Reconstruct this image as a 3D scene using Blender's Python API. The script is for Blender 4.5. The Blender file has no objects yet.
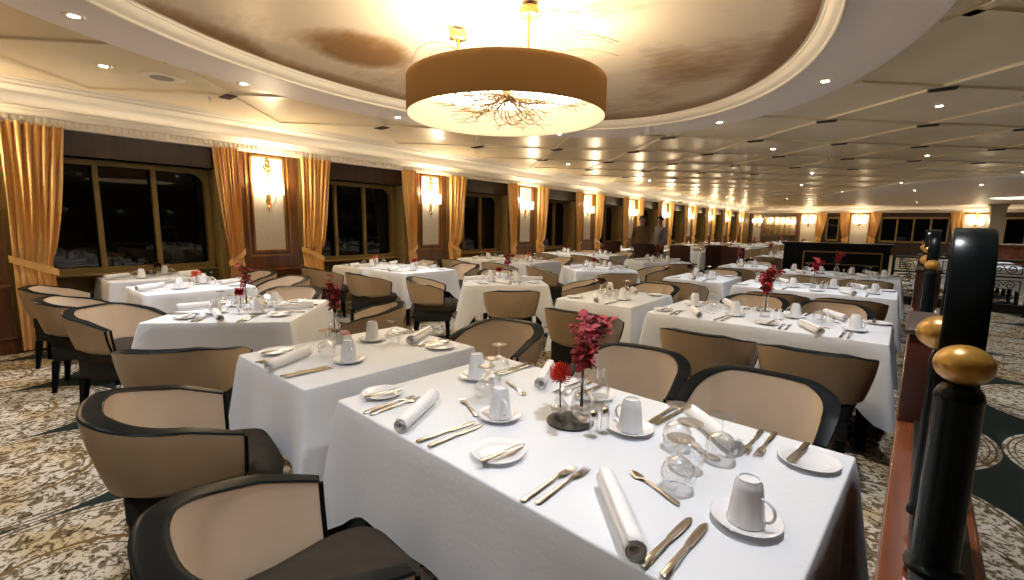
import bpy, bmesh, math, random
from math import sin, cos, pi, radians, sqrt, atan2, exp
from mathutils import Vector, Matrix

rnd = random.Random(7)
scene = bpy.context.scene
COL = scene.collection

# ------------------------------------------------------------------ materials
def new_mat(name):
    m = bpy.data.materials.new(name); m.use_nodes = True
    nt = m.node_tree; b = nt.nodes['Principled BSDF']
    return m, nt, b

def pm(name, col, rough=0.5, metal=0.0, spec=0.5, trans=0.0, ior=1.45, emit=None, estr=0.0,
       bump=0.0, bscale=60.0, var=0.0, vscale=8.0, coat=0.0, sheen=0.0, stretch=None, alpha=1.0):
    m, nt, b = new_mat(name)
    c4 = (col[0], col[1], col[2], 1)
    b.inputs['Base Color'].default_value = c4
    b.inputs['Roughness'].default_value = rough
    b.inputs['Metallic'].default_value = metal
    b.inputs['Specular IOR Level'].default_value = spec
    b.inputs['Transmission Weight'].default_value = trans
    b.inputs['IOR'].default_value = ior
    b.inputs['Coat Weight'].default_value = coat
    b.inputs['Sheen Weight'].default_value = sheen
    b.inputs['Alpha'].default_value = alpha
    if emit:
        b.inputs['Emission Color'].default_value = (emit[0], emit[1], emit[2], 1)
        b.inputs['Emission Strength'].default_value = estr
    if bump or var:
        tc = nt.nodes.new('ShaderNodeTexCoord')
        mp = nt.nodes.new('ShaderNodeMapping')
        if stretch: mp.inputs['Scale'].default_value = stretch
        nt.links.new(tc.outputs['Object'], mp.inputs['Vector'])
        if bump:
            n = nt.nodes.new('ShaderNodeTexNoise'); n.inputs['Scale'].default_value = bscale
            n.inputs['Detail'].default_value = 4
            nt.links.new(mp.outputs[0], n.inputs['Vector'])
            bp = nt.nodes.new('ShaderNodeBump'); bp.inputs['Strength'].default_value = bump
            bp.inputs['Distance'].default_value = 0.01
            nt.links.new(n.outputs['Fac'], bp.inputs['Height'])
            nt.links.new(bp.outputs[0], b.inputs['Normal'])
        if var:
            n2 = nt.nodes.new('ShaderNodeTexNoise'); n2.inputs['Scale'].default_value = vscale
            n2.inputs['Detail'].default_value = 5
            nt.links.new(mp.outputs[0], n2.inputs['Vector'])
            r = nt.nodes.new('ShaderNodeValToRGB')
            r.color_ramp.elements[0].position = 0.3; r.color_ramp.elements[1].position = 0.7
            r.color_ramp.elements[0].color = tuple(max(0, c*(1-var)) for c in col) + (1,)
            r.color_ramp.elements[1].color = tuple(min(1, c*(1+var)) for c in col) + (1,)
            nt.links.new(n2.outputs['Fac'], r.inputs[0])
            nt.links.new(r.outputs[0], b.inputs['Base Color'])
    return m

M = {}
M['cloth'] = pm('white_linen', (0.74, 0.77, 0.81), 0.85, spec=0.2, bump=0.12, bscale=45, sheen=0.1)
M['napkin'] = pm('napkin_linen', (0.87, 0.87, 0.87), 0.9, spec=0.15, bump=0.2, bscale=120)
M['china'] = pm('white_china', (0.80, 0.81, 0.83), 0.12, spec=0.5, coat=0.3)
M['steel'] = pm('polished_steel', (0.72, 0.70, 0.66), 0.16, metal=1.0)
def clear_glass(name, tint=(1, 1, 1)):
    # thin-walled drinking glass: mostly clear with a mirror-like rim, lets light through
    m = bpy.data.materials.new(name); m.use_nodes = True; nt = m.node_tree
    for n in list(nt.nodes): nt.nodes.remove(n)
    o = nt.nodes.new('ShaderNodeOutputMaterial'); mx = nt.nodes.new('ShaderNodeMixShader')
    tr = nt.nodes.new('ShaderNodeBsdfTransparent'); tr.inputs[0].default_value = tint + (1,)
    gl = nt.nodes.new('ShaderNodeBsdfGlossy'); gl.inputs['Roughness'].default_value = 0.06
    gl.inputs[0].default_value = (1, 1, 1, 1)
    lw = nt.nodes.new('ShaderNodeLayerWeight'); lw.inputs[0].default_value = 0.45
    mp = nt.nodes.new('ShaderNodeMapRange'); mp.inputs[3].default_value = 0.06; mp.inputs[4].default_value = 0.80
    nt.links.new(lw.outputs['Facing'], mp.inputs[0]); nt.links.new(mp.outputs[0], mx.inputs[0])
    nt.links.new(tr.outputs[0], mx.inputs[1]); nt.links.new(gl.outputs[0], mx.inputs[2])
    nt.links.new(mx.outputs[0], o.inputs[0])
    return m
M['glass'] = clear_glass('clear_glass', (0.97, 0.975, 0.98))
M['water'] = clear_glass('water', (0.95, 0.96, 0.965))
M['leather_out'] = pm('taupe_leather', (0.43, 0.32, 0.20), 0.42, spec=0.4, bump=0.05, bscale=140, var=0.05, vscale=5)
M['leather_in'] = pm('cream_leather', (0.68, 0.55, 0.41), 0.40, spec=0.4, bump=0.05, bscale=140, var=0.05, vscale=5)
M['black_wood'] = pm('black_lacquered_wood', (0.005, 0.007, 0.008), 0.36, spec=0.06)
M['seat'] = pm('dark_brown_velour', (0.042, 0.034, 0.026), 0.9, spec=0.1, bump=0.25, bscale=160, sheen=0.0, var=0.15, vscale=12)
M['skirt'] = pm('black_green_upholstery', (0.018, 0.02, 0.018), 0.7, spec=0.3)
M['dark_chair'] = pm('dark_brown_leather', (0.045, 0.016, 0.012), 0.45, spec=0.4, var=0.1)
M['petal_red'] = pm('red_petals', (0.42, 0.022, 0.028), 0.6, spec=0.3, var=0.35, vscale=30)
M['petal_wine'] = pm('burgundy_leaves', (0.30, 0.03, 0.045), 0.6, spec=0.3, var=0.45, vscale=22)
M['petal_pink'] = pm('dusky_pink_leaves', (0.40, 0.055, 0.07), 0.6, spec=0.3, var=0.45, vscale=22)
M['petal_orange'] = pm('orange_petals', (0.75, 0.22, 0.12), 0.6, spec=0.3, var=0.2, vscale=30)
M['petal_scarlet'] = pm('scarlet_pincushion', (0.70, 0.045, 0.02), 0.6, spec=0.3, var=0.25, vscale=60)
M['petal_dark'] = pm('dark_brown_petals', (0.07, 0.015, 0.015), 0.6, spec=0.3, var=0.3, vscale=30)
M['stem'] = pm('dry_stem', (0.10, 0.085, 0.06), 0.7)
M['slate'] = pm('black_slate', (0.02, 0.025, 0.027), 0.45)
M['sugar_yellow'] = pm('yellow_paper', (0.75, 0.55, 0.22), 0.7)
M['sugar_pink'] = pm('pink_paper', (0.80, 0.35, 0.40), 0.7)
M['sugar_white'] = pm('white_paper', (0.8, 0.78, 0.72), 0.7)
M['gold'] = pm('gilt_metal', (0.78, 0.52, 0.20), 0.25, metal=1.0)
M['brass_twig'] = pm('brass_twig', (0.30, 0.18, 0.065), 0.5, metal=0.6)
M['gold_ball'] = pm('gold_lacquer', (0.50, 0.265, 0.05), 0.30, metal=0.35, spec=0.5, coat=0.4, var=0.25, vscale=18)
M['shade'] = pm('brown_shade_fabric', (0.33, 0.20, 0.095), 0.8, spec=0.2, bump=0.15, bscale=300)
def fabric_shade(name, col, tr):
    m = bpy.data.materials.new(name); m.use_nodes = True; nt = m.node_tree
    for n in list(nt.nodes): nt.nodes.remove(n)
    o = nt.nodes.new('ShaderNodeOutputMaterial'); mx = nt.nodes.new('ShaderNodeMixShader'); mx.inputs[0].default_value = tr
    d = nt.nodes.new('ShaderNodeBsdfDiffuse'); t = nt.nodes.new('ShaderNodeBsdfTranslucent')
    d.inputs[0].default_value = col + (1,); t.inputs[0].default_value = col + (1,)
    nt.links.new(d.outputs[0], mx.inputs[1]); nt.links.new(t.outputs[0], mx.inputs[2]); nt.links.new(mx.outputs[0], o.inputs[0])
    return m
M['lining'] = fabric_shade('white_shade_lining', (0.68, 0.58, 0.44), 0.35)
M['shade'] = fabric_shade('brown_shade_fabric', (0.26, 0.158, 0.070), 0.55)
M['diffuser'] = pm('lit_diffuser', (1, 0.95, 0.85), 0.5, emit=(1, 0.86, 0.64), estr=5.5)
M['shaded_mahogany'] = pm('shaded_mahogany', (0.055, 0.016, 0.009), 0.35, var=0.3, vscale=6)  # partition piers: mahogany darkened, the shadow on them put into the colour
M['bulb'] = pm('lit_bulb', (1, 0.9, 0.7), 0.4, emit=(1, 0.80, 0.50), estr=60)
M['sconce_shade'] = pm('lit_glass_shade', (1, 0.95, 0.85), 0.5, emit=(1, 0.80, 0.50), estr=7.5)
M['lens'] = pm('lit_lens', (1, 1, 1), 0.4, emit=(1, 0.93, 0.83), estr=38)
M['big_lens'] = pm('lit_round_panel', (1, 1, 1), 0.4, emit=(1, 0.93, 0.83), estr=3.0)
M['led'] = pm('cove_led', (1, 1, 1), 0.4, emit=(1, 0.84, 0.62), estr=1.1)
M['dark_metal'] = pm('dark_grille', (0.035, 0.03, 0.024), 0.5)
M['ring_paint'] = pm('pale_mauve_plaster', (0.86, 0.785, 0.745), 0.5, spec=0.4)
M['cream'] = pm('cream_plaster', (0.82, 0.74, 0.60), 0.45)
M['cornice'] = pm('warm_white_plaster', (0.78, 0.73, 0.65), 0.4)
M['ceiling'] = pm('beige_lacquered_panel', (0.80, 0.68, 0.475), 0.28, spec=0.4, bump=0.02, bscale=3, var=0.05, vscale=2)
M['batten'] = pm('beige_batten', (0.80, 0.69, 0.50), 0.35)
M['khaki'] = pm('khaki_gold_paint', (0.27, 0.19, 0.065), 0.45, var=0.08)
M['khaki_wall'] = pm('olive_wallcovering', (0.26, 0.185, 0.07), 0.6, var=0.1, vscale=14)
M['night'] = pm('night_glass', (0.002, 0.003, 0.004), 0.03, spec=0.5)
M['fabric_panel'] = pm('pale_silk_panel', (0.62, 0.58, 0.52), 0.7, var=0.06, vscale=20)
M['taupe_col'] = pm('grey_stone_paint', (0.30, 0.26, 0.21), 0.5)
M['mirror'] = pm('antique_mirror', (0.55, 0.47, 0.32), 0.08, metal=1.0)
M['rail_black'] = pm('black_glossy_enamel', (0.004, 0.007, 0.008), 0.26, spec=0.2)
M['iron'] = pm('black_wrought_iron', (0.012, 0.012, 0.012), 0.4)
M['skin'] = pm('skin', (0.42, 0.24, 0.16), 0.5)
M['hair'] = pm('dark_hair', (0.012, 0.009, 0.007), 0.5)
M['tan_jacket'] = pm('tan_jacket', (0.12, 0.075, 0.035), 0.8)
M['grey_jacket'] = pm('blue_grey_jacket', (0.20, 0.19, 0.22), 0.8)
M['trousers'] = pm('dark_trousers', (0.03, 0.025, 0.025), 0.8)

def wood_mat(name, c1, c2, rough=0.3, scale=(1, 1, 0.12), sc=9.0, coat=0.3):
    m, nt, b = new_mat(name)
    tc = nt.nodes.new('ShaderNodeTexCoord'); mp = nt.nodes.new('ShaderNodeMapping')
    mp.inputs['Scale'].default_value = scale
    n = nt.nodes.new('ShaderNodeTexNoise'); n.inputs['Scale'].default_value = sc
    n.inputs['Detail'].default_value = 8; n.inputs['Distortion'].default_value = 1.2
    r = nt.nodes.new('ShaderNodeValToRGB')
    r.color_ramp.elements[0].position = 0.35; r.color_ramp.elements[1].position = 0.68
    r.color_ramp.elements[0].color = c1 + (1,); r.color_ramp.elements[1].color = c2 + (1,)
    nt.links.new(tc.outputs['Object'], mp.inputs['Vector']); nt.links.new(mp.outputs[0], n.inputs['Vector'])
    nt.links.new(n.outputs['Fac'], r.inputs[0]); nt.links.new(r.outputs[0], b.inputs['Base Color'])
    b.inputs['Roughness'].default_value = rough; b.inputs['Coat Weight'].default_value = coat
    return m
M['pier_wood'] = wood_mat('brown_walnut', (0.075, 0.028, 0.010), (0.16, 0.062, 0.020), 0.32)
M['dark_wood'] = wood_mat('dark_mahogany', (0.022, 0.009, 0.005), (0.050, 0.020, 0.010), 0.42, coat=0.0)
M['red_wood'] = wood_mat('red_mahogany', (0.115, 0.030, 0.012), (0.21, 0.062, 0.024), 0.25, (1, 0.12, 1))

def curtain_mat():
    m, nt, b = new_mat('gold_silk')
    tc = nt.nodes.new('ShaderNodeTexCoord'); mp = nt.nodes.new('ShaderNodeMapping')
    mp.inputs['Scale'].default_value = (4, 14, 0.5)
    n = nt.nodes.new('ShaderNodeTexNoise'); n.inputs['Scale'].default_value = 3; n.inputs['Detail'].default_value = 5
    r = nt.nodes.new('ShaderNodeValToRGB')
    r.color_ramp.elements[0].color = (0.66, 0.37, 0.10, 1); r.color_ramp.elements[1].color = (0.88, 0.56, 0.20, 1)
    nt.links.new(tc.outputs['Object'], mp.inputs['Vector']); nt.links.new(mp.outputs[0], n.inputs['Vector'])
    nt.links.new(n.outputs['Fac'], r.inputs[0]); nt.links.new(r.outputs[0], b.inputs['Base Color'])
    b.inputs['Roughness'].default_value = 0.42; b.inputs['Sheen Weight'].default_value = 0.4
    return m
M['curtain'] = curtain_mat()

def dome_mat():
    # faux-finish gold leaf: champagne squares, brown hand-painted clouds, browner towards the rim
    m, nt, b = new_mat('gold_leaf_finish')
    N = nt.nodes.new; Lk = nt.links.new
    tc = N('ShaderNodeTexCoord')
    n1 = N('ShaderNodeTexNoise'); n1.inputs['Scale'].default_value = 0.75; n1.inputs['Detail'].default_value = 3
    n2 = N('ShaderNodeTexNoise'); n2.inputs['Scale'].default_value = 7; n2.inputs['Detail'].default_value = 6
    mp = N('ShaderNodeMapping'); mp.inputs['Scale'].default_value = (1, 2.2, 1); mp.inputs['Rotation'].default_value = (0, 0, 0.5)
    Lk(tc.outputs['Object'], n1.inputs['Vector']); Lk(tc.outputs['Object'], mp.inputs[0]); Lk(mp.outputs[0], n2.inputs['Vector'])
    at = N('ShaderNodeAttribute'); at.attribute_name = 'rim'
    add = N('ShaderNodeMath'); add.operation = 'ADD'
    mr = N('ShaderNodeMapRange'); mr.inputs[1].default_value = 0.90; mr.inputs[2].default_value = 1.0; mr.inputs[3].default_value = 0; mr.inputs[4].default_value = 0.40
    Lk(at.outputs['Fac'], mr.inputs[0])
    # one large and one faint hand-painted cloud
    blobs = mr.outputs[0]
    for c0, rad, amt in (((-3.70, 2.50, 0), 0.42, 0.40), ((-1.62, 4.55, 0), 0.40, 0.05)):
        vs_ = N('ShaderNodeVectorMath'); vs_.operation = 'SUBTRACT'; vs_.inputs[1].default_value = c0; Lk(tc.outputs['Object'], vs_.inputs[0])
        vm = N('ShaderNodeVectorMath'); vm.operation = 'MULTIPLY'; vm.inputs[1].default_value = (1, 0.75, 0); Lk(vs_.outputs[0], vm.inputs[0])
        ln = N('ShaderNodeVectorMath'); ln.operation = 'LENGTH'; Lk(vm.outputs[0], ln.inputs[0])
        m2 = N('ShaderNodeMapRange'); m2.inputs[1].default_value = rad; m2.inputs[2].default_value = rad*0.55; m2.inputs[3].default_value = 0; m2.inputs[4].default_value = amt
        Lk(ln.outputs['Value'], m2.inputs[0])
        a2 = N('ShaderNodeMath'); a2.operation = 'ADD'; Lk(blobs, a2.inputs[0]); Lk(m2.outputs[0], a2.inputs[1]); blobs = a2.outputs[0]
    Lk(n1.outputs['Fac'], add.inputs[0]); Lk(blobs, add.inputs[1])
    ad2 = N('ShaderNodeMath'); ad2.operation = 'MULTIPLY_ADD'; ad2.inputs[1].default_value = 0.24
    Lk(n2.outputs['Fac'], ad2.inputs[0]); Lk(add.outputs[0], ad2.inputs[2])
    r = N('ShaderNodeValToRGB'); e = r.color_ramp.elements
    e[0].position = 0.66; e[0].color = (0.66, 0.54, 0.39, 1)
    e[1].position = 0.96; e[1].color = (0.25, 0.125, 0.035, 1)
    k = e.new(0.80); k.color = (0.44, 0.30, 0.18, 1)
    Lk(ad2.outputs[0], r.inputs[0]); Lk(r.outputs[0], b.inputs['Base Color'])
    b.inputs['Roughness'].default_value = 0.38; b.inputs['Metallic'].default_value = 0.25
    return m
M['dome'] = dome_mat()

def carpet_mat():
    m, nt, b = new_mat('patterned_carpet')
    N = nt.nodes.new; Lk = nt.links.new
    def math(op, a, bb=None, cc=None):
        n = N('ShaderNodeMath'); n.operation = op
        for i, x in enumerate((a, bb, cc)):
            if x is None: continue
            if isinstance(x, (int, float)): n.inputs[i].default_value = x
            else: Lk(x, n.inputs[i])
        return n.outputs[0]
    tc = N('ShaderNodeTexCoord'); sx = N('ShaderNodeSeparateXYZ'); Lk(tc.outputs['Object'], sx.inputs[0])
    P = 1.3
    def cell(o, off, pitch):
        f = math('FRACT', math('DIVIDE', math('ADD', o, off), pitch))
        return math('MULTIPLY', math('SUBTRACT', f, 0.5), P)
    cx_ = cell(sx.outputs[0], -0.75 + 20*1.273, 1.273); cy_ = cell(sx.outputs[1], -4.35 + 20.5*1.387, 1.387)
    d = math('SQRT', math('ADD', math('MULTIPLY', cx_, cx_), math('MULTIPLY', cy_, cy_)))
    # scroll work
    n1 = N('ShaderNodeTexNoise'); n1.inputs['Scale'].default_value = 17; n1.inputs['Detail'].default_value = 2.5; n1.inputs['Distortion'].default_value = 1.3
    Lk(tc.outputs['Object'], n1.inputs['Vector'])
    n2 = N('ShaderNodeTexNoise'); n2.inputs['Scale'].default_value = 31; n2.inputs['Detail'].default_value = 2; n2.inputs['Distortion'].default_value = 1.4
    Lk(tc.outputs['Object'], n2.inputs['Vector'])
    n3 = N('ShaderNodeTexNoise'); n3.inputs['Scale'].default_value = 2.2; n3.inputs['Detail'].default_value = 2
    Lk(tc.outputs['Object'], n3.inputs['Vector'])
    band = n1.outputs['Fac']
    band2 = n2.outputs['Fac']
    r1 = N('ShaderNodeValToRGB'); e = r1.color_ramp.elements
    e[0].position = 0.42; e[0].color = (0.17, 0.13, 0.08, 1); e[1].position = 0.51; e[1].color = (0.60, 0.545, 0.445, 1)
    Lk(band, r1.inputs[0])
    r2 = N('ShaderNodeValToRGB'); e = r2.color_ramp.elements
    e[0].position = 0.37; e[0].color = (0.25, 0.21, 0.15, 1); e[1].position = 0.47; e[1].color = (1, 1, 1, 1)
    Lk(band2, r2.inputs[0])
    mul = N('ShaderNodeMix'); mul.data_type = 'RGBA'; mul.blend_type = 'MULTIPLY'; mul.inputs[0].default_value = 1
    Lk(r1.outputs[0], mul.inputs[6]); Lk(r2.outputs[0], mul.inputs[7])
    # ochre tint patches
    mx0 = N('ShaderNodeMix'); mx0.data_type = 'RGBA'; mx0.blend_type = 'MULTIPLY'
    t0 = N('ShaderNodeValToRGB'); t0.color_ramp.elements[0].position = 0.5; t0.color_ramp.elements[1].position = 0.62
    Lk(n3.outputs['Fac'], t0.inputs[0]); Lk(t0.outputs[0], mx0.inputs[0])
    Lk(mul.outputs[2], mx0.inputs[6]); mx0.inputs[7].default_value = (0.84, 0.74, 0.54, 1)
    # rings
    def ring(base, r0, w, col):
        f = math('LESS_THAN', math('ABSOLUTE', math('SUBTRACT', d, r0)), w)
        x = N('ShaderNodeMix'); x.data_type = 'RGBA'; Lk(f, x.inputs[0]); Lk(base, x.inputs[6]); x.inputs[7].default_value = col
        return x.outputs[2]
    c = mx0.outputs[2]
    c = ring(c, 0.618, 0.006, (0.10, 0.065, 0.03, 1))
    c = ring(c, 0.585, 0.005, (0.14, 0.09, 0.04, 1))
    c = ring(c, 0.30, 0.010, (0.16, 0.095, 0.03, 1))
    c = ring(c, 0.26, 0.004, (0.12, 0.075, 0.03, 1))
    out = math('GREATER_THAN', d, 0.645)
    x = N('ShaderNodeMix'); x.data_type = 'RGBA'; Lk(out, x.inputs[0]); Lk(c, x.inputs[6]); x.inputs[7].default_value = (0.020, 0.027, 0.022, 1)
    Lk(x.outputs[2], b.inputs['Base Color'])
    b.inputs['Roughness'].default_value = 0.95; b.inputs['Specular IOR Level'].default_value = 0.1
    nb = N('ShaderNodeTexNoise'); nb.inputs['Scale'].default_value = 260
    Lk(tc.outputs['Object'], nb.inputs['Vector'])
    bp = N('ShaderNodeBump'); bp.inputs['Strength'].default_value = 0.4; bp.inputs['Distance'].default_value = 0.005
    Lk(nb.outputs['Fac'], bp.inputs['Height']); Lk(bp.outputs[0], b.inputs['Normal'])
    return m
M['carpet'] = carpet_mat()

# ------------------------------------------------------------------ mesh builder
class MB:
    def __init__(s): s.v = []; s.f = []; s.sm = []; s.T = None
    def add(s, vs, fs, smooth=True):
        o = len(s.v)
        for p in vs:
            p = Vector(p)
            if s.T is not None: p = s.T @ p
            s.v.append(p)
        for f in fs: s.f.append([i + o for i in f]); s.sm.append(smooth)
        return s
    def box(s, x0, x1, y0, y1, z0, z1, bev=0.0):
        if bev <= 0:
            vs = [(x, y, z) for z in (z0, z1) for y in (y0, y1) for x in (x0, x1)]
            fs = [(0, 2, 3, 1), (4, 5, 7, 6), (0, 1, 5, 4), (2, 6, 7, 3), (0, 4, 6, 2), (1, 3, 7, 5)]
            return s.add(vs, fs, False)
        bm = bmesh.new(); bmesh.ops.create_cube(bm, size=1)
        for v in bm.verts:
            v.co = Vector((x0 + (v.co.x + .5)*(x1-x0), y0 + (v.co.y + .5)*(y1-y0), z0 + (v.co.z + .5)*(z1-z0)))
        bmesh.ops.bevel(bm, geom=bm.edges[:], offset=bev, segments=3, affect='EDGES', profile=0.5)
        bm.verts.index_update()
        s.add([v.co.copy() for v in bm.verts], [[v.index for v in f.verts] for f in bm.faces], True); bm.free()
        return s
    def lathe(s, prof, n=24, c=(0, 0, 0), cap=True, sx=1, sy=1):
        vs = []; fs = []
        for r, z in prof:
            for i in range(n):
                a = 2*pi*i/n; vs.append((c[0] + r*cos(a)*sx, c[1] + r*sin(a)*sy, c[2] + z))
        for j in range(len(prof)-1):
            for i in range(n):
                k = (i+1) % n; fs.append((j*n+i, j*n+k, (j+1)*n+k, (j+1)*n+i))
        if cap:
            fs.append(tuple(range(n))[::-1]); fs.append(tuple((len(prof)-1)*n + i for i in range(n)))
        return s.add(vs, fs)
    def tube(s, pts, rad, n=8, cap=True, flat=1.0, up=None):
        pts = [Vector(p) for p in pts]; vs = []; fs = []
        m = len(pts)
        if not isinstance(rad, (list, tuple)): rad = [rad]*m
        prev = None
        for i, p in enumerate(pts):
            t = (pts[min(i+1, m-1)] - pts[max(i-1, 0)]).normalized()
            if up is not None: a = Vector(up)
            elif prev is None: a = Vector((0, 0, 1)) if abs(t.z) < 0.9 else Vector((1, 0, 0))
            else: a = prev
            x = t.cross(a)
            if x.length < 1e-6: x = t.orthogonal()
            x.normalize(); y = x.cross(t).normalized(); prev = y
            for k in range(n):
                an = 2*pi*k/n; vs.append(p + x*rad[i]*cos(an) + y*rad[i]*flat*sin(an))
        for j in range(m-1):
            for k in range(n):
                q = (k+1) % n; fs.append((j*n+k, j*n+q, (j+1)*n+q, (j+1)*n+k))
        if cap:
            fs.append(tuple(range(n))[::-1]); fs.append(tuple((m-1)*n + k for k in range(n)))
        return s.add(vs, fs)
    def sphere(s, c, rx, ry=None, rz=None, nu=16, nv=10):
        ry = rx if ry is None else ry; rz = rx if rz is None else rz
        vs = [(c[0], c[1], c[2]-rz)]; fs = []
        for j in range(1, nv):
            t = -pi/2 + pi*j/nv
            for i in range(nu):
                a = 2*pi*i/nu; vs.append((c[0]+rx*cos(t)*cos(a), c[1]+ry*cos(t)*sin(a), c[2]+rz*sin(t)))
        vs.append((c[0], c[1], c[2]+rz)); L = len(vs)-1
        for i in range(nu):
            k = (i+1) % nu
            fs.append((0, 1+k, 1+i)); fs.append((L, 1+(nv-2)*nu+i, 1+(nv-2)*nu+k))
            for j in range(nv-2): fs.append((1+j*nu+i, 1+j*nu+k, 1+(j+1)*nu+k, 1+(j+1)*nu+i))
        return s.add(vs, fs)
    def grid(s, fn, nu, nv, cu=False, cv=False, smooth=True):
        vs = [fn(i/(nu if cu else nu-1), j/(nv if cv else nv-1)) for j in range(nv) for i in range(nu)]
        fs = []
        for j in range(nv if cv else nv-1):
            for i in range(nu if cu else nu-1):
                a = (i+1) % nu; b = (j+1) % nv
                fs.append((j*nu+i, j*nu+a, b*nu+a, b*nu+i))
        return s.add(vs, fs, smooth)
    def prism(s, poly, z0, z1, smooth=False):
        n = len(poly)
        vs = [(p[0], p[1], z0) for p in poly] + [(p[0], p[1], z1) for p in poly]
        fs = [tuple(range(n))[::-1], tuple(range(n, 2*n))] + [(i, (i+1) % n, n+(i+1) % n, n+i) for i in range(n)]
        return s.add(vs, fs, smooth)
    def mesh(s, name, mat):
        me = bpy.data.meshes.new(name)
        me.from_pydata([tuple(p) for p in s.v], [], s.f)
        me.polygons.foreach_set('use_smooth', s.sm)
        bm = bmesh.new(); bm.from_mesh(me); bmesh.ops.recalc_face_normals(bm, faces=bm.faces[:]); bm.to_mesh(me); bm.free()
        me.materials.append(mat); me.update()
        return me
    def build(s, name, mat, parent=None, sharp=None):
        me = s.mesh(name, mat)
        if sharp: me.set_sharp_from_angle(angle=radians(sharp))
        o = bpy.data.objects.new(name, me); COL.objects.link(o)
        if parent is not None: o.parent = parent
        return o

def tag(o, label, cat, group=None, kind=None):
    if label: o['label'] = label
    if cat: o['category'] = cat
    if group: o['group'] = group
    if kind: o['kind'] = kind
    return o
def empty(name, loc=(0, 0, 0), rz=0.0):
    o = bpy.data.objects.new(name, None); COL.objects.link(o)
    o.location = loc; o.rotation_euler = (0, 0, rz); o.empty_display_size = 0.1
    return o
def struct(o): o['kind'] = 'structure'; return o

PROTO = {}
USED = set()
def kids(o): return [c for c in o.children]
def copy_tree(o, parent=None):
    c = o.copy(); COL.objects.link(c)
    c.parent = parent
    if parent is not None: c.matrix_parent_inverse = o.matrix_parent_inverse.copy()
    for ch in kids(o): copy_tree(ch, c)
    return c
def spawn(kind, loc, rot=(0, 0, 0), label=None, cat=None, group=None, scale=None):
    """the first use places the one that was built, later uses are copies of it and its parts"""
    o = PROTO[kind]
    if kind in USED: o = copy_tree(o)
    USED.add(kind)
    o.location = loc
    o.rotation_euler = rot if isinstance(rot, (tuple, list)) else (0, 0, rot)
    if scale: o.scale = scale
    return tag(o, label, cat, group)
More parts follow.
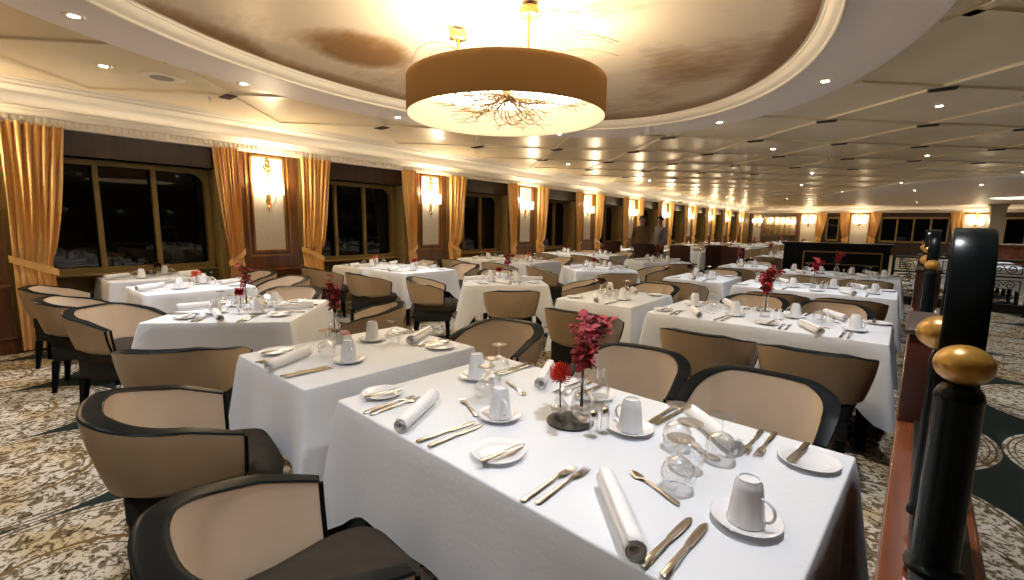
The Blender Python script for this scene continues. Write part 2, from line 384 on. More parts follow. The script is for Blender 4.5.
# ------------------------------------------------------------------ prototypes: furniture
H = 0.75
def build_chair():
    root = empty('tub_chair')
    N = 45
    pth = []
    for i in range(N):
        u = i/(N-1)*2 - 1; s = abs(u); sg = 1 if u > 0 else -1
        # half a superellipse for the back, nearly straight arms
        if s < 0.62:
            a = s/0.62*pi/2
            x = 0.272*sin(a)**0.78 if a > 0 else 0; y = -0.262*cos(a)**0.78 if a < pi/2-1e-6 else 0.0
        else:
            k = (s-0.62)/0.38; x = 0.272 - 0.010*k*k; y = 0.17*k
        pth.append((sg*x, y, s))
    def nrm(i):
        a = pth[max(i-1, 0)]; b = pth[min(i+1, N-1)]
        t = Vector((b[0]-a[0], b[1]-a[1], 0)).normalized(); return Vector((t.y, -t.x, 0))
    def rimz(s): return 0.775 - 0.115*max(0, (s-0.22)/0.78)**1.15
    nn = [nrm(i) for i in range(N)]
    def halfw(s): return 0.036 - 0.013*max(0, (s-0.3)/0.7)
    # outer back
    o = MB(); rows = 9
    def outer(u, v):
        i = round(u*(N-1)); x, y, s = pth[i]; zt = rimz(s); zb = 0.505 + 0.0*s
        z = zt + (zb-zt)*v
        sc = 1 - 0.19*v**1.3*(1-0.45*s) + 0.012*sin(pi*v)
        p = Vector((x*sc, y*sc if y < 0 else y, z)) + nn[i]*halfw(s)*0.97*(1-0.2*v)
        return p
    def inner(u, v):
        i = round(u*(N-1)); x, y, s = pth[i]; zt = rimz(s); zb = 0.47
        z = zt + (zb-zt)*v
        sc = 1 - 0.17*v**1.3*(1-0.45*s)
        return Vector((x*sc, y*sc if y < 0 else y, z)) - nn[i]*halfw(s)*0.92*(1-0.1*v)
    o.grid(outer, N, rows)
    # underside and the two arm fronts close the shell
    o.grid(lambda u, v: outer(u, 1).lerp(inner(u, 1), v), N, 2)
    for e in (0, 1): o.grid(lambda u, v: outer(e, v).lerp(inner(e, v), u), 3, rows)
    o.build('outer_shell', M['leather_out'], root, 50)
    MB().grid(inner, N, rows).build('inner_lining', M['leather_in'], root)['label'] = 'cream leather inner lining'
    # rim: flat lacquered band on top, running down the arm fronts
    r = MB()
    sec = [(-1, -.35), (-.85, .8), (-.5, 1), (.5, 1), (.85, .8), (1, -.35), (.8, -1), (-.8, -1)]
    path = [(Vector((x, y, rimz(s)+0.0035)), nn[i], halfw(s)*1.0, 0) for i, (x, y, s) in enumerate(pth)]
    vs = []; fs = []; K = len(sec)
    for p, n, w, _ in path:
        for a, b in sec: vs.append(p + n*a*w + Vector((0, 0, b*0.0045)))
    for i in range(N-1):
        for k in range(K):
            q = (k+1) % K; fs.append((i*K+k, i*K+q, (i+1)*K+q, (i+1)*K+k))
    fs.append(tuple(range(K))); fs.append(tuple((N-1)*K+k for k in range(K)))
    r.add(vs, fs)
    for e in (0, N-1):
        x, y, s = pth[e]
        w = 0.0075
        for side in (-1, 1):
            pts = []
            for k in range(8):
                v = k/7
                q = outer(e/(N-1), v) if side > 0 else inner(e/(N-1), v)
                pts.append(q + Vector((0, 0.004, 0)))
            r.tube(pts, w, 6)
    r.build('rim', M['black_wood'], root, 40)['label'] = 'black lacquered rim'
    # seat cushion
    c = MB()
    def seat(u, v):
        a = 2*pi*u
        cx = abs(cos(a))**0.38*(1 if cos(a) > 0 else -1); cy = abs(sin(a))**0.38*(1 if sin(a) > 0 else -1)
        prof = [(0.0, 0.520), (0.45, 0.517), (0.80, 0.505), (0.95, 0.485), (1.0, 0.455), (0.99, 0.41), (0.94, 0.385), (0.0, 0.385)]
        j = round(v*(len(prof)-1)); f, z = prof[j]
        hx = 0.212 if cy < 0.2 else 0.236; hy = 0.185 if cy < 0 else 0.315
        return Vector((cx*hx*f, 0.015 + cy*hy*f, z))
    c.grid(seat, 40, 8, cu=True)
    c.build('seat_cushion', M['seat'], root)['label'] = 'dark brown seat cushion'
    b = MB(); b.box(-0.198, 0.198, -0.185, 0.250, 0.265, 0.40, 0.02); b.box(-0.195, 0.195, -0.19, 0.14, 0.385, 0.50, 0.02)
    b.build('seat_base', M['skirt'], root)
    for sx in (-1, 1):
        for y, back in ((-0.165, 1), (0.205, 0)):
            l = MB(); t = 0.024; q = 0.015
            bx, by = sx*0.168, y; ex, ey = sx*0.185, y - 0.03*back + 0.012*(1-back)
            vs = [(bx-t, by-t, .27), (bx+t, by-t, .27), (bx+t, by+t, .27), (bx-t, by+t, .27), (ex-q, ey-q, 0), (ex+q, ey-q, 0), (ex+q, ey+q, 0), (ex-q, ey+q, 0)]
            l.add(vs, [(0, 1, 2, 3), (7, 6, 5, 4), (0, 4, 5, 1), (1, 5, 6, 2), (2, 6, 7, 3), (3, 7, 4, 0)], False)
            l.build('leg', M['black_wood'], root)
    PROTO['chair'] = root
build_chair()

def build_dark_chair():
    root = empty('high_back_chair')
    def back(u, v):
        w = 0.225 + 0.015*v
        x = (u*2-1)*w; z = 0.44 + 0.60*v + 0.012*(1-(2*u-1)**2)*v
        y = -0.22 - 0.07*v + 0.05*(2*u-1)**2
        return Vector((x, y, z))
    b = MB(); b.grid(back, 13, 9); b.grid(lambda u, v: back(u, v) + Vector((0, 0.05, 0)), 13, 9)
    for e in (0, 1):
        b.grid(lambda u, v: back(e, v) + Vector((0, 0.05*u, 0)), 2, 9); b.grid(lambda u, v: back(u, e) + Vector((0, 0.05*v, 0)), 13, 2)
    b.build('backrest', M['dark_chair'], root, 50)
    MB().box(-0.23, 0.23, -0.21, 0.24, 0.37, 0.47, 0.025).build('seat', M['dark_chair'], root)
    for sx in (-1, 1):
        for y in (-0.18, 0.19):
            MB().tube([(sx*0.19, y, 0.38), (sx*0.20, y*1.08, 0.0)], [0.024, 0.016], 8).build('leg', M['black_wood'], root)
    PROTO['dark_chair'] = root
build_dark_chair()

def build_table(key, w, d):
    root = empty('dining_table')
    MB().box(-w/2+.004, w/2-.004, -d/2+.004, d/2-.004, 0.715, 0.745, 0.006).build('tabletop', M['dark_wood'], root)
    for sx in (-1, 1):
        for sy in (-1, 1):
            x, y = sx*(w/2-0.09), sy*(d/2-0.09)
            MB().tube([(x, y, 0.716), (x, y, 0.60), (x*1.01, y*1.01, 0.0)], [0.045, 0.042, 0.03], 4).build('leg', M['black_wood'], root, 30)
    PROTO['table_'+key] = root

def build_cloth(key, w, d, drop, seed, corner=0.40, flare=0.092):
    R = random.Random(seed)
    ph = [R.random()*6.28 for _ in range(12)]
    per = []
    r = 0.012; hw, hd = w/2, d/2
    def side(x0, y0, x1, y1, nx, ny):
        L = sqrt((x1-x0)**2+(y1-y0)**2); n = int(L/0.035)
        for k in range(n+1):
            # denser toward the corners
            t = k/n; t = t + 0.0*t
            x, y = x0+(x1-x0)*t, y0+(y1-y0)*t
            dc = min(t, 1-t)*L
            nxx, nyy = nx, ny
            per.append((x, y, nxx, nyy, dc))
    side(-hw+r, -hd, hw-r, -hd, 0, -1)
    for a in (-67.5, -45, -22.5): per.append((hw-r+r*cos(radians(a)), -hd+r+r*sin(radians(a)), cos(radians(a)), sin(radians(a)), 0))
    side(hw, -hd+r, hw, hd-r, 1, 0)
    for a in (22.5, 45, 67.5): per.append((hw-r+r*cos(radians(a)), hd-r+r*sin(radians(a)), cos(radians(a)), sin(radians(a)), 0))
    side(hw-r, hd, -hw+r, hd, 0, 1)
    for a in (112.5, 135, 157.5): per.append((-hw+r+r*cos(radians(a)), hd-r+r*sin(radians(a)), cos(radians(a)), sin(radians(a)), 0))
    side(-hw, hd-r, -hw, -hd+r, -1, 0)
    for a in (202.5, 225, 247.5): per.append((-hw+r+r*cos(radians(a)), -hd+r+r*sin(radians(a)), cos(radians(a)), sin(radians(a)), 0))
    n = len(per); rows = 14
    acc = [0.0]
    for i in range(1, n): acc.append(acc[-1] + sqrt((per[i][0]-per[i-1][0])**2 + (per[i][1]-per[i-1][1])**2))
    def pt(i, j):
        x, y, nx, ny, dc = per[i]; s = acc[i]
        if j == 0: return Vector((x - nx*0.006, y - ny*0.006, H))
        if j == 1: return Vector((x - nx*0.0015, y - ny*0.0015, H-0.002))
        if j == 2: return Vector((x, y, H-0.007))
        v = (j-2)/(rows-3)
        L = drop*(1 + corner*exp(-(dc/0.10)**2) + 0.02*sin(s*3.1+ph[3])) - 0.007
        g = exp(-(dc/0.055)**2); g2 = exp(-((dc-0.16)/0.07)**2)
        off = 0.006 + v*(0.010 + flare*g - 0.013*g2)
        wob = sin(s*9.0+ph[0]+1.7*sin(s*2.3+ph[4]))
        off += v**1.3*(0.010*wob*abs(wob) + 0.004*sin(s*21+ph[1]) + 0.006*sin(s*4+ph[2]))*(1-g)
        off = max(off, 0.004)
        sx_ = 1 if x > 0 else -1; sy_ = 1 if y > 0 else -1
        dx, dy = (nx, ny)
        if dc < 0.12:
            q = 0.7*exp(-(dc/0.05)**2); dx = nx*(1-q) + sx_*0.707*q; dy = ny*(1-q) + sy_*0.707*q
        return Vector((x + dx*off, y + dy*off, H - 0.007 - L*v))
    vs = [pt(i, j) for j in range(rows) for i in range(n)]
    fs = [(j*n+i, j*n+(i+1) % n, (j+1)*n+(i+1) % n, (j+1)*n+i) for j in range(rows-1) for i in range(n)]
    fs.append(tuple(range(n)))
    mb = MB(); mb.add(vs, fs)
    o = mb.build('tablecloth', M['cloth'], None, 75)
    PROTO['cloth_'+key] = o

# ------------------------------------------------------------------ prototypes: table ware (origin at the foot)
def proto(name, parts):
    """parts: list of (part name, MB, material, [label], [sharp]); a single entry makes a one-mesh thing"""
    if len(parts) == 1:
        o = parts[0][1].build(name, parts[0][2], None, 40)
    else:
        o = empty(name)
        for q in parts:
            c = q[1].build(q[0], q[2], o, 40)
            if len(q) > 3 and q[3]: c['label'] = q[3]
    return o

def build_ware():
    # coffee cup standing upside down: mouth at z=0
    b = MB()
    b.lathe([(0.0425, 0.0), (0.0425, 0.003), (0.0405, 0.015), (0.0365, 0.05), (0.0325, 0.085), (0.030, 0.097), (0.0265, 0.102), (0.0255, 0.108), (0.0225, 0.108), (0.0215, 0.103), (0.0, 0.103)], 32, cap=False)
    b.lathe([(0.0425, 0.0), (0.040, 0.0), (0.038, 0.015), (0.034, 0.05), (0.029, 0.088), (0.0, 0.09)], 32, cap=False)
    h = MB(); pts = [(0.0375 + 0.0, 0, 0.022)]
    for k in range(11):
        a = -pi/2 + pi*k/10; pts.append((0.041 + 0.024*cos(a), 0, 0.045 + 0.026*sin(a)))
    pts.append((0.0335, 0, 0.071)); h.tube(pts, 0.0045, 8, flat=0.75)
    PROTO['cup'] = proto('coffee_cup', [('cup_body', b, M['china']), ('handle', h, M['china'])])
    s = MB(); s.lathe([(0.0, 0.001), (0.040, 0.001), (0.042, 0.004), (0.058, 0.007), (0.072, 0.013), (0.078, 0.0165), (0.0795, 0.0175), (0.0785, 0.0185), (0.070, 0.0155), (0.056, 0.0095), (0.044, 0.006), (0.042, 0.0055), (0.0, 0.0055)], 40, cap=False)
    PROTO['saucer'] = proto('saucer', [('saucer', s, M['china'])])
    s = MB(); s.lathe([(0.0, 0.001), (0.052, 0.001), (0.055, 0.004), (0.066, 0.009), (0.080, 0.0135), (0.0825, 0.0145), (0.082, 0.0158), (0.078, 0.0155), (0.064, 0.0110), (0.056, 0.0065), (0.052, 0.0045), (0.0, 0.0045)], 44, cap=False)
    PROTO['plate'] = proto('bread_plate', [('bread_plate', s, M['china'])])
    # cutlery, lengthwise along +y
    def strip(mb, st, n=10):
        """st: (y, half width, z, thickness)"""
        vs = []; fs = []
        for y, w, z, t in st:
            for k in range(n):
                a = 2*pi*k/n
                cx = abs(cos(a))**0.7*(1 if cos(a) >= 0 else -1); vs.append((w*cx, y, z + t*sin(a)))
        for j in range(len(st)-1):
            for k in range(n):
                q = (k+1) % n; fs.append((j*n+k, j*n+q, (j+1)*n+q, (j+1)*n+k))
        fs.append(tuple(range(n))[::-1]); fs.append(tuple((len(st)-1)*n+k for k in range(n)))
        mb.add(vs, fs)
    def fork(L):
        m = MB(); q = L/0.235
        strip(m, [(y*q, w, z, t) for y, w, z, t in [(-.118, .005, .004, .002), (-.112, .0095, .004, .0028), (-.06, .0075, .005, .0026), (0, .0045, .007, .0024), (.03, .0036, .0095, .0022), (.046, .006, .009, .0017), (.058, .0115, .0065, .0014), (.072, .0128, .004, .0013), (.076, .0125, .0037, .0012)]])
        for x in (-.0105, -.0035, .0035, .0105):
            o = len(m.v)
            strip(m, [(y*q, w, z, t) for y, w, z, t in [(.073, .0021, .0038, .0012), (.09, .0019, .003, .0011), (.108, .0016, .0042, .001), (.117, .0007, .0062, .0006)]], 6)
            for i in range(o, len(m.v)): m.v[i] = m.v[i] + Vector((x, 0, 0))
        return m
    PROTO['fork'] = proto('dinner_fork', [('dinner_fork', fork(0.235), M['steel'])])
    PROTO['dessert_fork'] = proto('dessert_fork', [('dessert_fork', fork(0.18), M['steel'])])
    m = MB()
    strip(m, [(-.088, .004, .004, .002), (-.083, .0075, .004, .0025), (-.04, .006, .005, .0024), (.01, .0035, .007, .002), (.035, .0033, .009, .002), (.045, .008, .006, .0015), (.056, .0145, .0038, .0014), (.068, .0165, .003, .0013), (.080, .0135, .0036, .0013), (.089, .006, .0052, .0011), (.091, .002, .006, .0008)])
    PROTO['spoon'] = proto('teaspoon', [('teaspoon', m, M['steel'])])
    def knife(L, nm):
        q = L/0.24; hd = MB(); bl = MB()
        strip(hd, [(y*q, w, z, t) for y, w, z, t in [(-.12, .006, .0055, .003), (-.115, .0098, .0055, .0042), (-.07, .0088, .0055, .0042), (-.015, .0072, .0055, .0038), (0.0, .0065, .0055, .0034), (.004, .0085, .0055, .0034)]])
        strip(bl, [(y*q, w, z, t) for y, w, z, t in [(.003, .0072, .0055, .0017), (.02, .0098, .0052, .0014), (.06, .0108, .005, .0013), (.095, .0102, .005, .0012), (.112, .0070, .005, .001), (.120, .0015, .005, .0007)]])
        return proto(nm, [('handle', hd, M['steel']), ('blade', bl, M['steel'])])
    PROTO['knife'] = knife(0.235, 'dinner_knife'); PROTO['butter_knife'] = knife(0.175, 'butter_knife')
    # rolled napkin lying along y
    m = MB(); turns = 2.6; K = 46; Lh = 0.145
    def nap(u, v):
        a = u*turns*2*pi; rr = 0.0125 + 0.0155*u
        y = (v*2-1)*Lh*(1 + 0.012*sin(a)); k = 1 + 0.06*(v-0.5)
        return Vector((rr*k*cos(a-pi/2), y, 0.0282*k + rr*k*sin(a-pi/2)*0.97))
    m.grid(nap, K, 12)
    PROTO['napkin'] = proto('rolled_napkin', [('rolled_napkin', m, M['napkin'])])
    PROTO['napkin'].modifiers.new('thick', 'SOLIDIFY').thickness = 0.002
    # wine glass upside down
    b = MB(); b.lathe([(0.036, 0.0), (0.042, 0.02), (0.0455, 0.042), (0.043, 0.062), (0.031, 0.080), (0.012, 0.089), (0.004, 0.092)], 28, cap=False)
    st = MB(); st.lathe([(0.0045, 0.091), (0.0035, 0.105), (0.0035, 0.128), (0.006, 0.138)], 12, cap=False)
    ft = MB(); ft.lathe([(0.006, 0.138), (0.020, 0.1415), (0.036, 0.1435), (0.0365, 0.145), (0.0, 0.1452)], 28, cap=False)
    PROTO['glass'] = proto('wine_glass', [('bowl', b, M['glass']), ('stem', st, M['glass']), ('foot', ft, M['glass'])])
    # bud vases
    b = MB(); b.lathe([(0.018, 0.001), (0.030, 0.012), (0.034, 0.030), (0.028, 0.050), (0.014, 0.066), (0.012, 0.080), (0.019, 0.096)], 28, cap=False)
    w = MB(); w.lathe([(0.0, 0.003), (0.017, 0.003), (0.028, 0.013), (0.0315, 0.030), (0.0, 0.0305)], 24, cap=False)
    PROTO['bud_vase'] = proto('bud_vase', [('vase_body', b, M['glass']), ('water', w, M['water'])])
    b = MB(); b.lathe([(0.026, 0.001), (0.036, 0.006), (0.037, 0.05), (0.034, 0.085), (0.018, 0.115), (0.014, 0.13), (0.016, 0.15), (0.023, 0.168)], 28, cap=False)
    w = MB(); w.lathe([(0.0, 0.004), (0.033, 0.007), (0.034, 0.05), (0.0, 0.0505)], 24, cap=False)
    PROTO['bottle_vase'] = proto('bottle_vase', [('vase_body', b, M['glass']), ('water', w, M['water'])])
    m = MB(); m.lathe([(0.0, 0.001), (0.083, 0.001), (0.085, 0.004), (0.084, 0.0075), (0.0, 0.0075)], 40, cap=False)
    PROTO['tray'] = proto('slate_coaster', [('slate_coaster', m, M['slate'])])
    b = MB(); b.lathe([(0.0, 0.0), (0.0165, 0.001), (0.0165, 0.006), (0.013, 0.05), (0.0125, 0.062)], 16, cap=False)
    c = MB(); c.lathe([(0.0125, 0.062), (0.0145, 0.064), (0.0145, 0.080), (0.011, 0.089), (0.0, 0.091)], 16, cap=False)
    PROTO['shaker'] = proto('salt_shaker', [('shaker_body', b, M['glass']), ('shaker_cap', c, M['steel'])])
    # sugar holder with paper sachets
    for key, mt in (('sugar_yellow', M['sugar_yellow']), ('sugar_pink', M['sugar_pink']), ('sugar_white', M['sugar_white'])):
        b = MB(); b.box(-.042, .042, -.026, .026, 0.001, 0.006, 0.002)
        for x0, x1, y0, y1 in ((-.042, .042, -.026, -.0225), (-.042, .042, .0225, .026), (-.042, -.0385, -.026, .026), (.0385, .042, -.026, .026)): b.box(x0, x1, y0, y1, 0.001, 0.05)
        o = empty('sugar_holder'); b.build('holder', M['china'], o)
        for k in range(5):
            p = MB(); x = -.030 + k*.015; p.box(x-.0035, x+.0035, -.021, .021, .012, .066 + .004*(k % 2)); p.build('sachet', mt if k % 3 else M['sugar_white'], o)
        PROTO[key] = o

def leaf(mb, c, d, up, L, W, R):
    """a curved petal from c along d"""
    d = d.normalized(); s = d.cross(up)
    if s.length < 1e-4: s = d.orthogonal()
    s.normalize(); n = s.cross(d).normalized(); cup = R.uniform(0.1, 0.45)
    ws = [0.12, 0.75, 1.0, 0.8, 0.15]
    vs = []; fs = []
    for j, w in enumerate(ws):
        t = j/4
        for k in (-1, -0.5, 0, 0.5, 1):
            vs.append(c + d*L*t + s*W*w*k + n*(cup*W*w*k*k - 0.25*L*t*t*R.uniform(0.8, 1.2) + 0.06*W*sin(9*t+3*k)))
    for j in range(4):
        for k in range(4): fs.append((j*5+k, j*5+k+1, (j+1)*5+k+1, (j+1)*5+k))
    mb.add(vs, fs)

def build_branch(key, name, mat, seed, z0, z1, spread, n, L, W, stems=3, z_foot=0.055):
    R = random.Random(seed); st = MB(); fo = MB()
    tips = []
    for k in range(stems):
        a = R.random()*6.28; r = spread*R.uniform(0.2, 0.75)
        p0 = Vector((R.uniform(-.006, .006), R.uniform(-.006, .006), z_foot)); p2 = Vector((cos(a)*r, sin(a)*r, z1 - R.random()*0.25*(z1-z0)))
        p1 = Vector((p2.x*0.05, p2.y*0.05, z0*0.95))
        pts = [p0.lerp(p1, t/3) for t in range(3)] + [p1*(1-t)**2 + (p1.lerp(p2, .5) + Vector((0, 0, .02)))*2*t*(1-t) + p2*t*t for t in [i/5 for i in range(6)]]
        st.tube(pts, [0.0022]*len(pts), 6); tips.append(pts[3:])
    for i in range(n):
        pts = tips[i % stems]; j = R.randint(1, len(pts)-1)
        c = pts[j-1].lerp(pts[j], R.random())
        if c.z < z0: c.z = z0 + R.random()*0.03
        a = R.random()*6.28; el = R.uniform(-0.5, 0.9)
        d = Vector((cos(a)*cos(el), sin(a)*cos(el), sin(el)))
        leaf(fo, c + d*0.006, d, Vector((R.uniform(-.4, .4), R.uniform(-.4, .4), 1)), L*R.uniform(.7, 1.25), W*R.uniform(.7, 1.2), R)
    o = empty(name); fo.build('foliage', mat, o); st.build('stem', M['stem'], o)
    PROTO[key] = o

def build_flowers():
    build_branch('br_pink', 'leafy_branch', M['petal_pink'], 3, 0.205, 0.395, 0.15, 240, 0.033, 0.0145, 7)
    build_branch('br_wine', 'leafy_branch', M['petal_wine'], 9, 0.19, 0.38, 0.036, 90, 0.036, 0.013, 3)
    build_branch('br_red', 'orchid_spray', M['petal_red'], 5, 0.195, 0.41, 0.125, 190, 0.036, 0.017, 7)
    build_branch('br_far', 'red_spray', M['petal_red'], 15, 0.195, 0.36, 0.10, 40, 0.05, 0.028, 3)
    build_branch('br_orange', 'orange_bloom', M['petal_orange'], 21, 0.115, 0.135, 0.03, 44, 0.04, 0.020, 2, 0.034)
    build_branch('br_low', 'red_bloom', M['petal_red'], 25, 0.115, 0.135, 0.03, 40, 0.036, 0.018, 2, 0.034)
    build_branch('br_dark', 'dark_bloom', M['petal_dark'], 27, 0.115, 0.145, 0.03, 50, 0.036, 0.02, 2, 0.034)
    R = random.Random(4); f = MB(); st = MB(); c = Vector((0, 0, 0.155))
    f.sphere(c, 0.018, 0.018, 0.017, 14, 8)
    for i in range(150):
        z = 1 - 1.75*(i+.5)/150; a = i*2.39996; r = sqrt(max(0, 1-z*z)); d = Vector((r*cos(a), r*sin(a), z))
        e = c + d*R.uniform(0.036, 0.043) + Vector((0, 0, 0.006)); m2 = c + d*0.028
        f.tube([c + d*0.014, m2, e, e + (d*0.2 + Vector((0, 0, 0.8)))*0.005], [0.0014, 0.0012, 0.001, 0.0018], 4)
    st.tube([(0.004, 0, 0.034), (0.002, 0.001, 0.07), (0, 0, 0.145)], 0.0028, 8)
    for i in range(6):
        a = i*1.05; leaf(st, Vector((0, 0, 0.135)), Vector((cos(a), sin(a), 0.1)), Vector((0, 0, 1)), 0.022, 0.005, R)
    o = empty('pincushion_flower'); f.build('flower_head', M['petal_scarlet'], o); st.build('stem', M['stem'], o)
    PROTO['pincushion'] = o
build_ware(); build_flowers()
# ------------------------------------------------------------------ the room
CZ = 2.80                      # ceiling height
WX = -7.20                     # face of the piers on the window wall
FY = 34.5                      # far wall
BY = -4.0                      # wall behind the camera
RX = 12.0                      # far right wall
P0, PB = 0.07, 3.15            # first sconce pier, bay length
BAYS = list(range(-1, 11))
def pier_y(k): return P0 + PB*k

def room():
    MB().box(-8.2, RX, BY, FY+.4, -0.2, 0.0).build('floor', M['carpet'])
    struct(bpy.data.objects['floor'])
    # window wall: piers, sills below and lintels above the recessed windows
    w = MB()
    D = -7.64
    for k in BAYS:
        y = pier_y(k); w.box(-8.0, WX-0.02, y-0.66, y+0.64, 0, CZ)
    for k in BAYS[:-1]:
        a, b = pier_y(k)+0.64, pier_y(k+1)-0.66
        w.box(-8.0, D, a, b, 0, 0.80); w.box(-8.0, D, a, b, 2.13, CZ)
        w.box(D, D+0.10, a, b, 0.76, 0.80)
    w.box(-8.0, WX-0.02, pier_y(BAYS[0])-2.6, pier_y(BAYS[0])-0.66, 0, CZ)
    w.box(-8.0, WX-0.02, pier_y(BAYS[-1])+0.64, FY, 0, CZ)
    struct(w.build('wall_left', M['khaki_wall']))
    l = MB()
    for k in BAYS[:-1]:
        a, b = pier_y(k)+0.641, pier_y(k+1)-0.661
        l.box(-7.5, WX-0.03, a, b, 2.15, 2.45); l.box(-7.5, WX-0.015, a, b, 2.15, 2.19)
    struct(l.build('trim_1', M['dark_wood']))
    # far wall, right wall and the wall behind
    struct(MB().box(-8.0, RX, FY, FY+0.3, 0, CZ).build('wall_far', M['dark_wood']))
    struct(MB().box(RX-0.1, RX+.2, BY, FY, 0, CZ).build('wall_right', M['pier_wood']))
    struct(MB().box(-8.0, RX, BY-.3, BY, 0, CZ).build('wall_behind', M['pier_wood']))

# ellipse rings of the ceiling coffer
EC = Vector((-2.45, 2.98)); EPHI = radians(2)
def ell(a, b, th):
    x, y = a*cos(th), b*sin(th)
    return Vector((EC.x + x*cos(EPHI) - y*sin(EPHI), EC.y + x*sin(EPHI) + y*cos(EPHI)))
EO = (2.73, 3.77); EI = (2.18, 3.10); ED = (2.045, 2.95)
def in_ell(x, y, a, b):
    dx, dy = x-EC.x, y-EC.y; u = dx*cos(EPHI)+dy*sin(EPHI); v = -dx*sin(EPHI)+dy*cos(EPHI)
    return (u/a)**2 + (v/b)**2 < 1
NX, NY, NX0, NY0 = 0.995, 0.985, -6.68, 1.20

def ceiling():
    n = 128; c = MB(); vs = []; fs = []
    X0, X1, Y0, Y1 = -8.0, RX, BY, FY
    corners = []
    for i in range(n):
        th = 2*pi*i/n; p = ell(EO[0]-.03, EO[1]-.03, th); vs.append((p.x, p.y, CZ))
    for i in range(n):
        p = ell(EO[0], EO[1], 2*pi*i/n) - EC
        t = 1e9
        if p.x > 1e-9: t = min(t, (X1-EC.x)/p.x)
        if p.x < -1e-9: t = min(t, (X0-EC.x)/p.x)
        if p.y > 1e-9: t = min(t, (Y1-EC.y)/p.y)
        if p.y < -1e-9: t = min(t, (Y0-EC.y)/p.y)
        vs.append((EC.x+p.x*t, EC.y+p.y*t, CZ))
    fs = [(i, (i+1) % n, n+(i+1) % n, n+i) for i in range(n)]
    # room corners
    for cx_, cy_ in ((X0, Y0), (X1, Y0), (X1, Y1), (X0, Y1)):
        best = None
        for i in range(n):
            a, b = vs[n+i], vs[n+(i+1) % n]
            if abs(a[0]-b[0]) > 1e-6 and abs(a[1]-b[1]) > 1e-6 and (abs(a[0]-cx_) < 1e-6 or abs(b[0]-cx_) < 1e-6) and (abs(a[1]-cy_) < 1e-6 or abs(b[1]-cy_) < 1e-6): best = i
        if best is not None:
            vs.append((cx_, cy_, CZ)); fs.append((n+best, n+(best+1) % n, len(vs)-1))
    c.add(vs, fs, False)
    co = struct(c.build('ceiling', M['ceiling']))
    # second pale soffit further in, on the aisle side, with its round lit panel
    poly = []
    for i in range(64):
        a = 2*pi*i/64; poly.append((min(4.6 + 7.0*cos(a), RX-.2), min(26 + 10.5*sin(a), FY-.6)))
    struct(MB().prism(poly, CZ-.035, CZ-.002).build('trim_6', M['ring_paint']))
    o = empty('ceiling_light', (4.1, 26.6, CZ-.036)); tag(o, 'large round lit ceiling panel near the stone column', 'ceiling light')
    MB().lathe([(1.0, -.001), (1.08, -.03), (1.12, -.001)], 48, cap=False).build('bezel', M['cream'], o)
    MB().lathe([(0.0, -.012), (1.0, -.012)], 48, cap=False).build('lens', M['big_lens'], o)
    # battens on both diagonals
    b = MB()
    def okp(x, y): return -6.72 < x < RX-.3 and BY+.2 < y < FY-.6 and not in_ell(x, y, EO[0]+.03, EO[1]+.03) and ((x-4.6)/7.0)**2 + ((y-26)/10.5)**2 > 1.0
    def run(p, d, L):
        s = 0; start = None; step = 0.12
        while s <= L:
            q = p + d*s; k = okp(q.x, q.y)
            if k and start is None: start = s
            if (not k or s+step > L) and start is not None:
                if s - start > 0.2:
                    a, e = p + d*start, p + d*(s); nrm = Vector((-d.y, d.x))*0.045
                    zz = CZ-0.022
                    q4 = [a+nrm, a-nrm, e-nrm, e+nrm]
                    b.add([(v.x, v.y, zz) for v in q4] + [(v.x, v.y, CZ+.002) for v in q4], [(0, 1, 2, 3), (0, 4, 5, 1), (1, 5, 6, 2), (2, 6, 7, 3), (3, 7, 4, 0)], False)
                start = None
            s += step
    d1 = Vector((NX, NY)).normalized(); d2 = Vector((NX, -NY)).normalized()
    for k in range(-40, 24, 2):   # i - j = k
        run(Vector((NX0, NY0 - k*NY)) + d1*(-8), d1, 60)
    for k in range(-10, 60, 2):   # i + j = k
        run(Vector((NX0, NY0 + k*NY)) + d2*(-8), d2, 60)
    bo = b.build('batten_lattice', M['batten'], co)
    # coffer: flat ring, stepped moulding, shallow gilded dome
    r = MB()
    def ringstrip(mb, prof, n=128):
        mb.grid(lambda u, v: (lambda q, p: (p.x, p.y, q[2]))(prof[round(v*(len(prof)-1))], ell(prof[round(v*(len(prof)-1))][0], prof[round(v*(len(prof)-1))][1], 2*pi*u)), n, len(prof), cu=True)
    ringstrip(r, [(EO[0], EO[1], CZ+.01), (EO[0], EO[1], CZ-.03), (EO[0]-.005, EO[1]-.005, CZ-.035), (EI[0], EI[1], CZ-.035)])
    struct(r.build('trim_2', M['ring_paint'], None, 30))
    m = MB(); ia, ib = EI
    prof = [(0, -.035), (0, -.045), (.015, -.05), (.03, -.045), (.032, -.03), (.05, -.022), (.075, -.018), (.10, -.004), (.115, .022), (.12, .035), (.135, .037), (.14, .05), (.155, .053), (.20, .055)]
    ringstrip(m, [(ia-a*.70, ib-a*.77, CZ+z) for a, z in prof])
    struct(m.build('trim_3', M['cream'], None, 30))
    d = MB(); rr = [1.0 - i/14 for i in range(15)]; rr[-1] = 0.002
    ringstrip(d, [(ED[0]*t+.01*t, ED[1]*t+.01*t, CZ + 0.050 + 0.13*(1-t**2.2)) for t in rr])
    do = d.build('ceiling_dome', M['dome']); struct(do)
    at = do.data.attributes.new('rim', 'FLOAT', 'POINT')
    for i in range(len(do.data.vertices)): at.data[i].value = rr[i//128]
    struct(MB().box(-5.6, 0.9, -1.4, 7.1, CZ+0.25, CZ+.3).build('ceiling_slab', M['cream']))

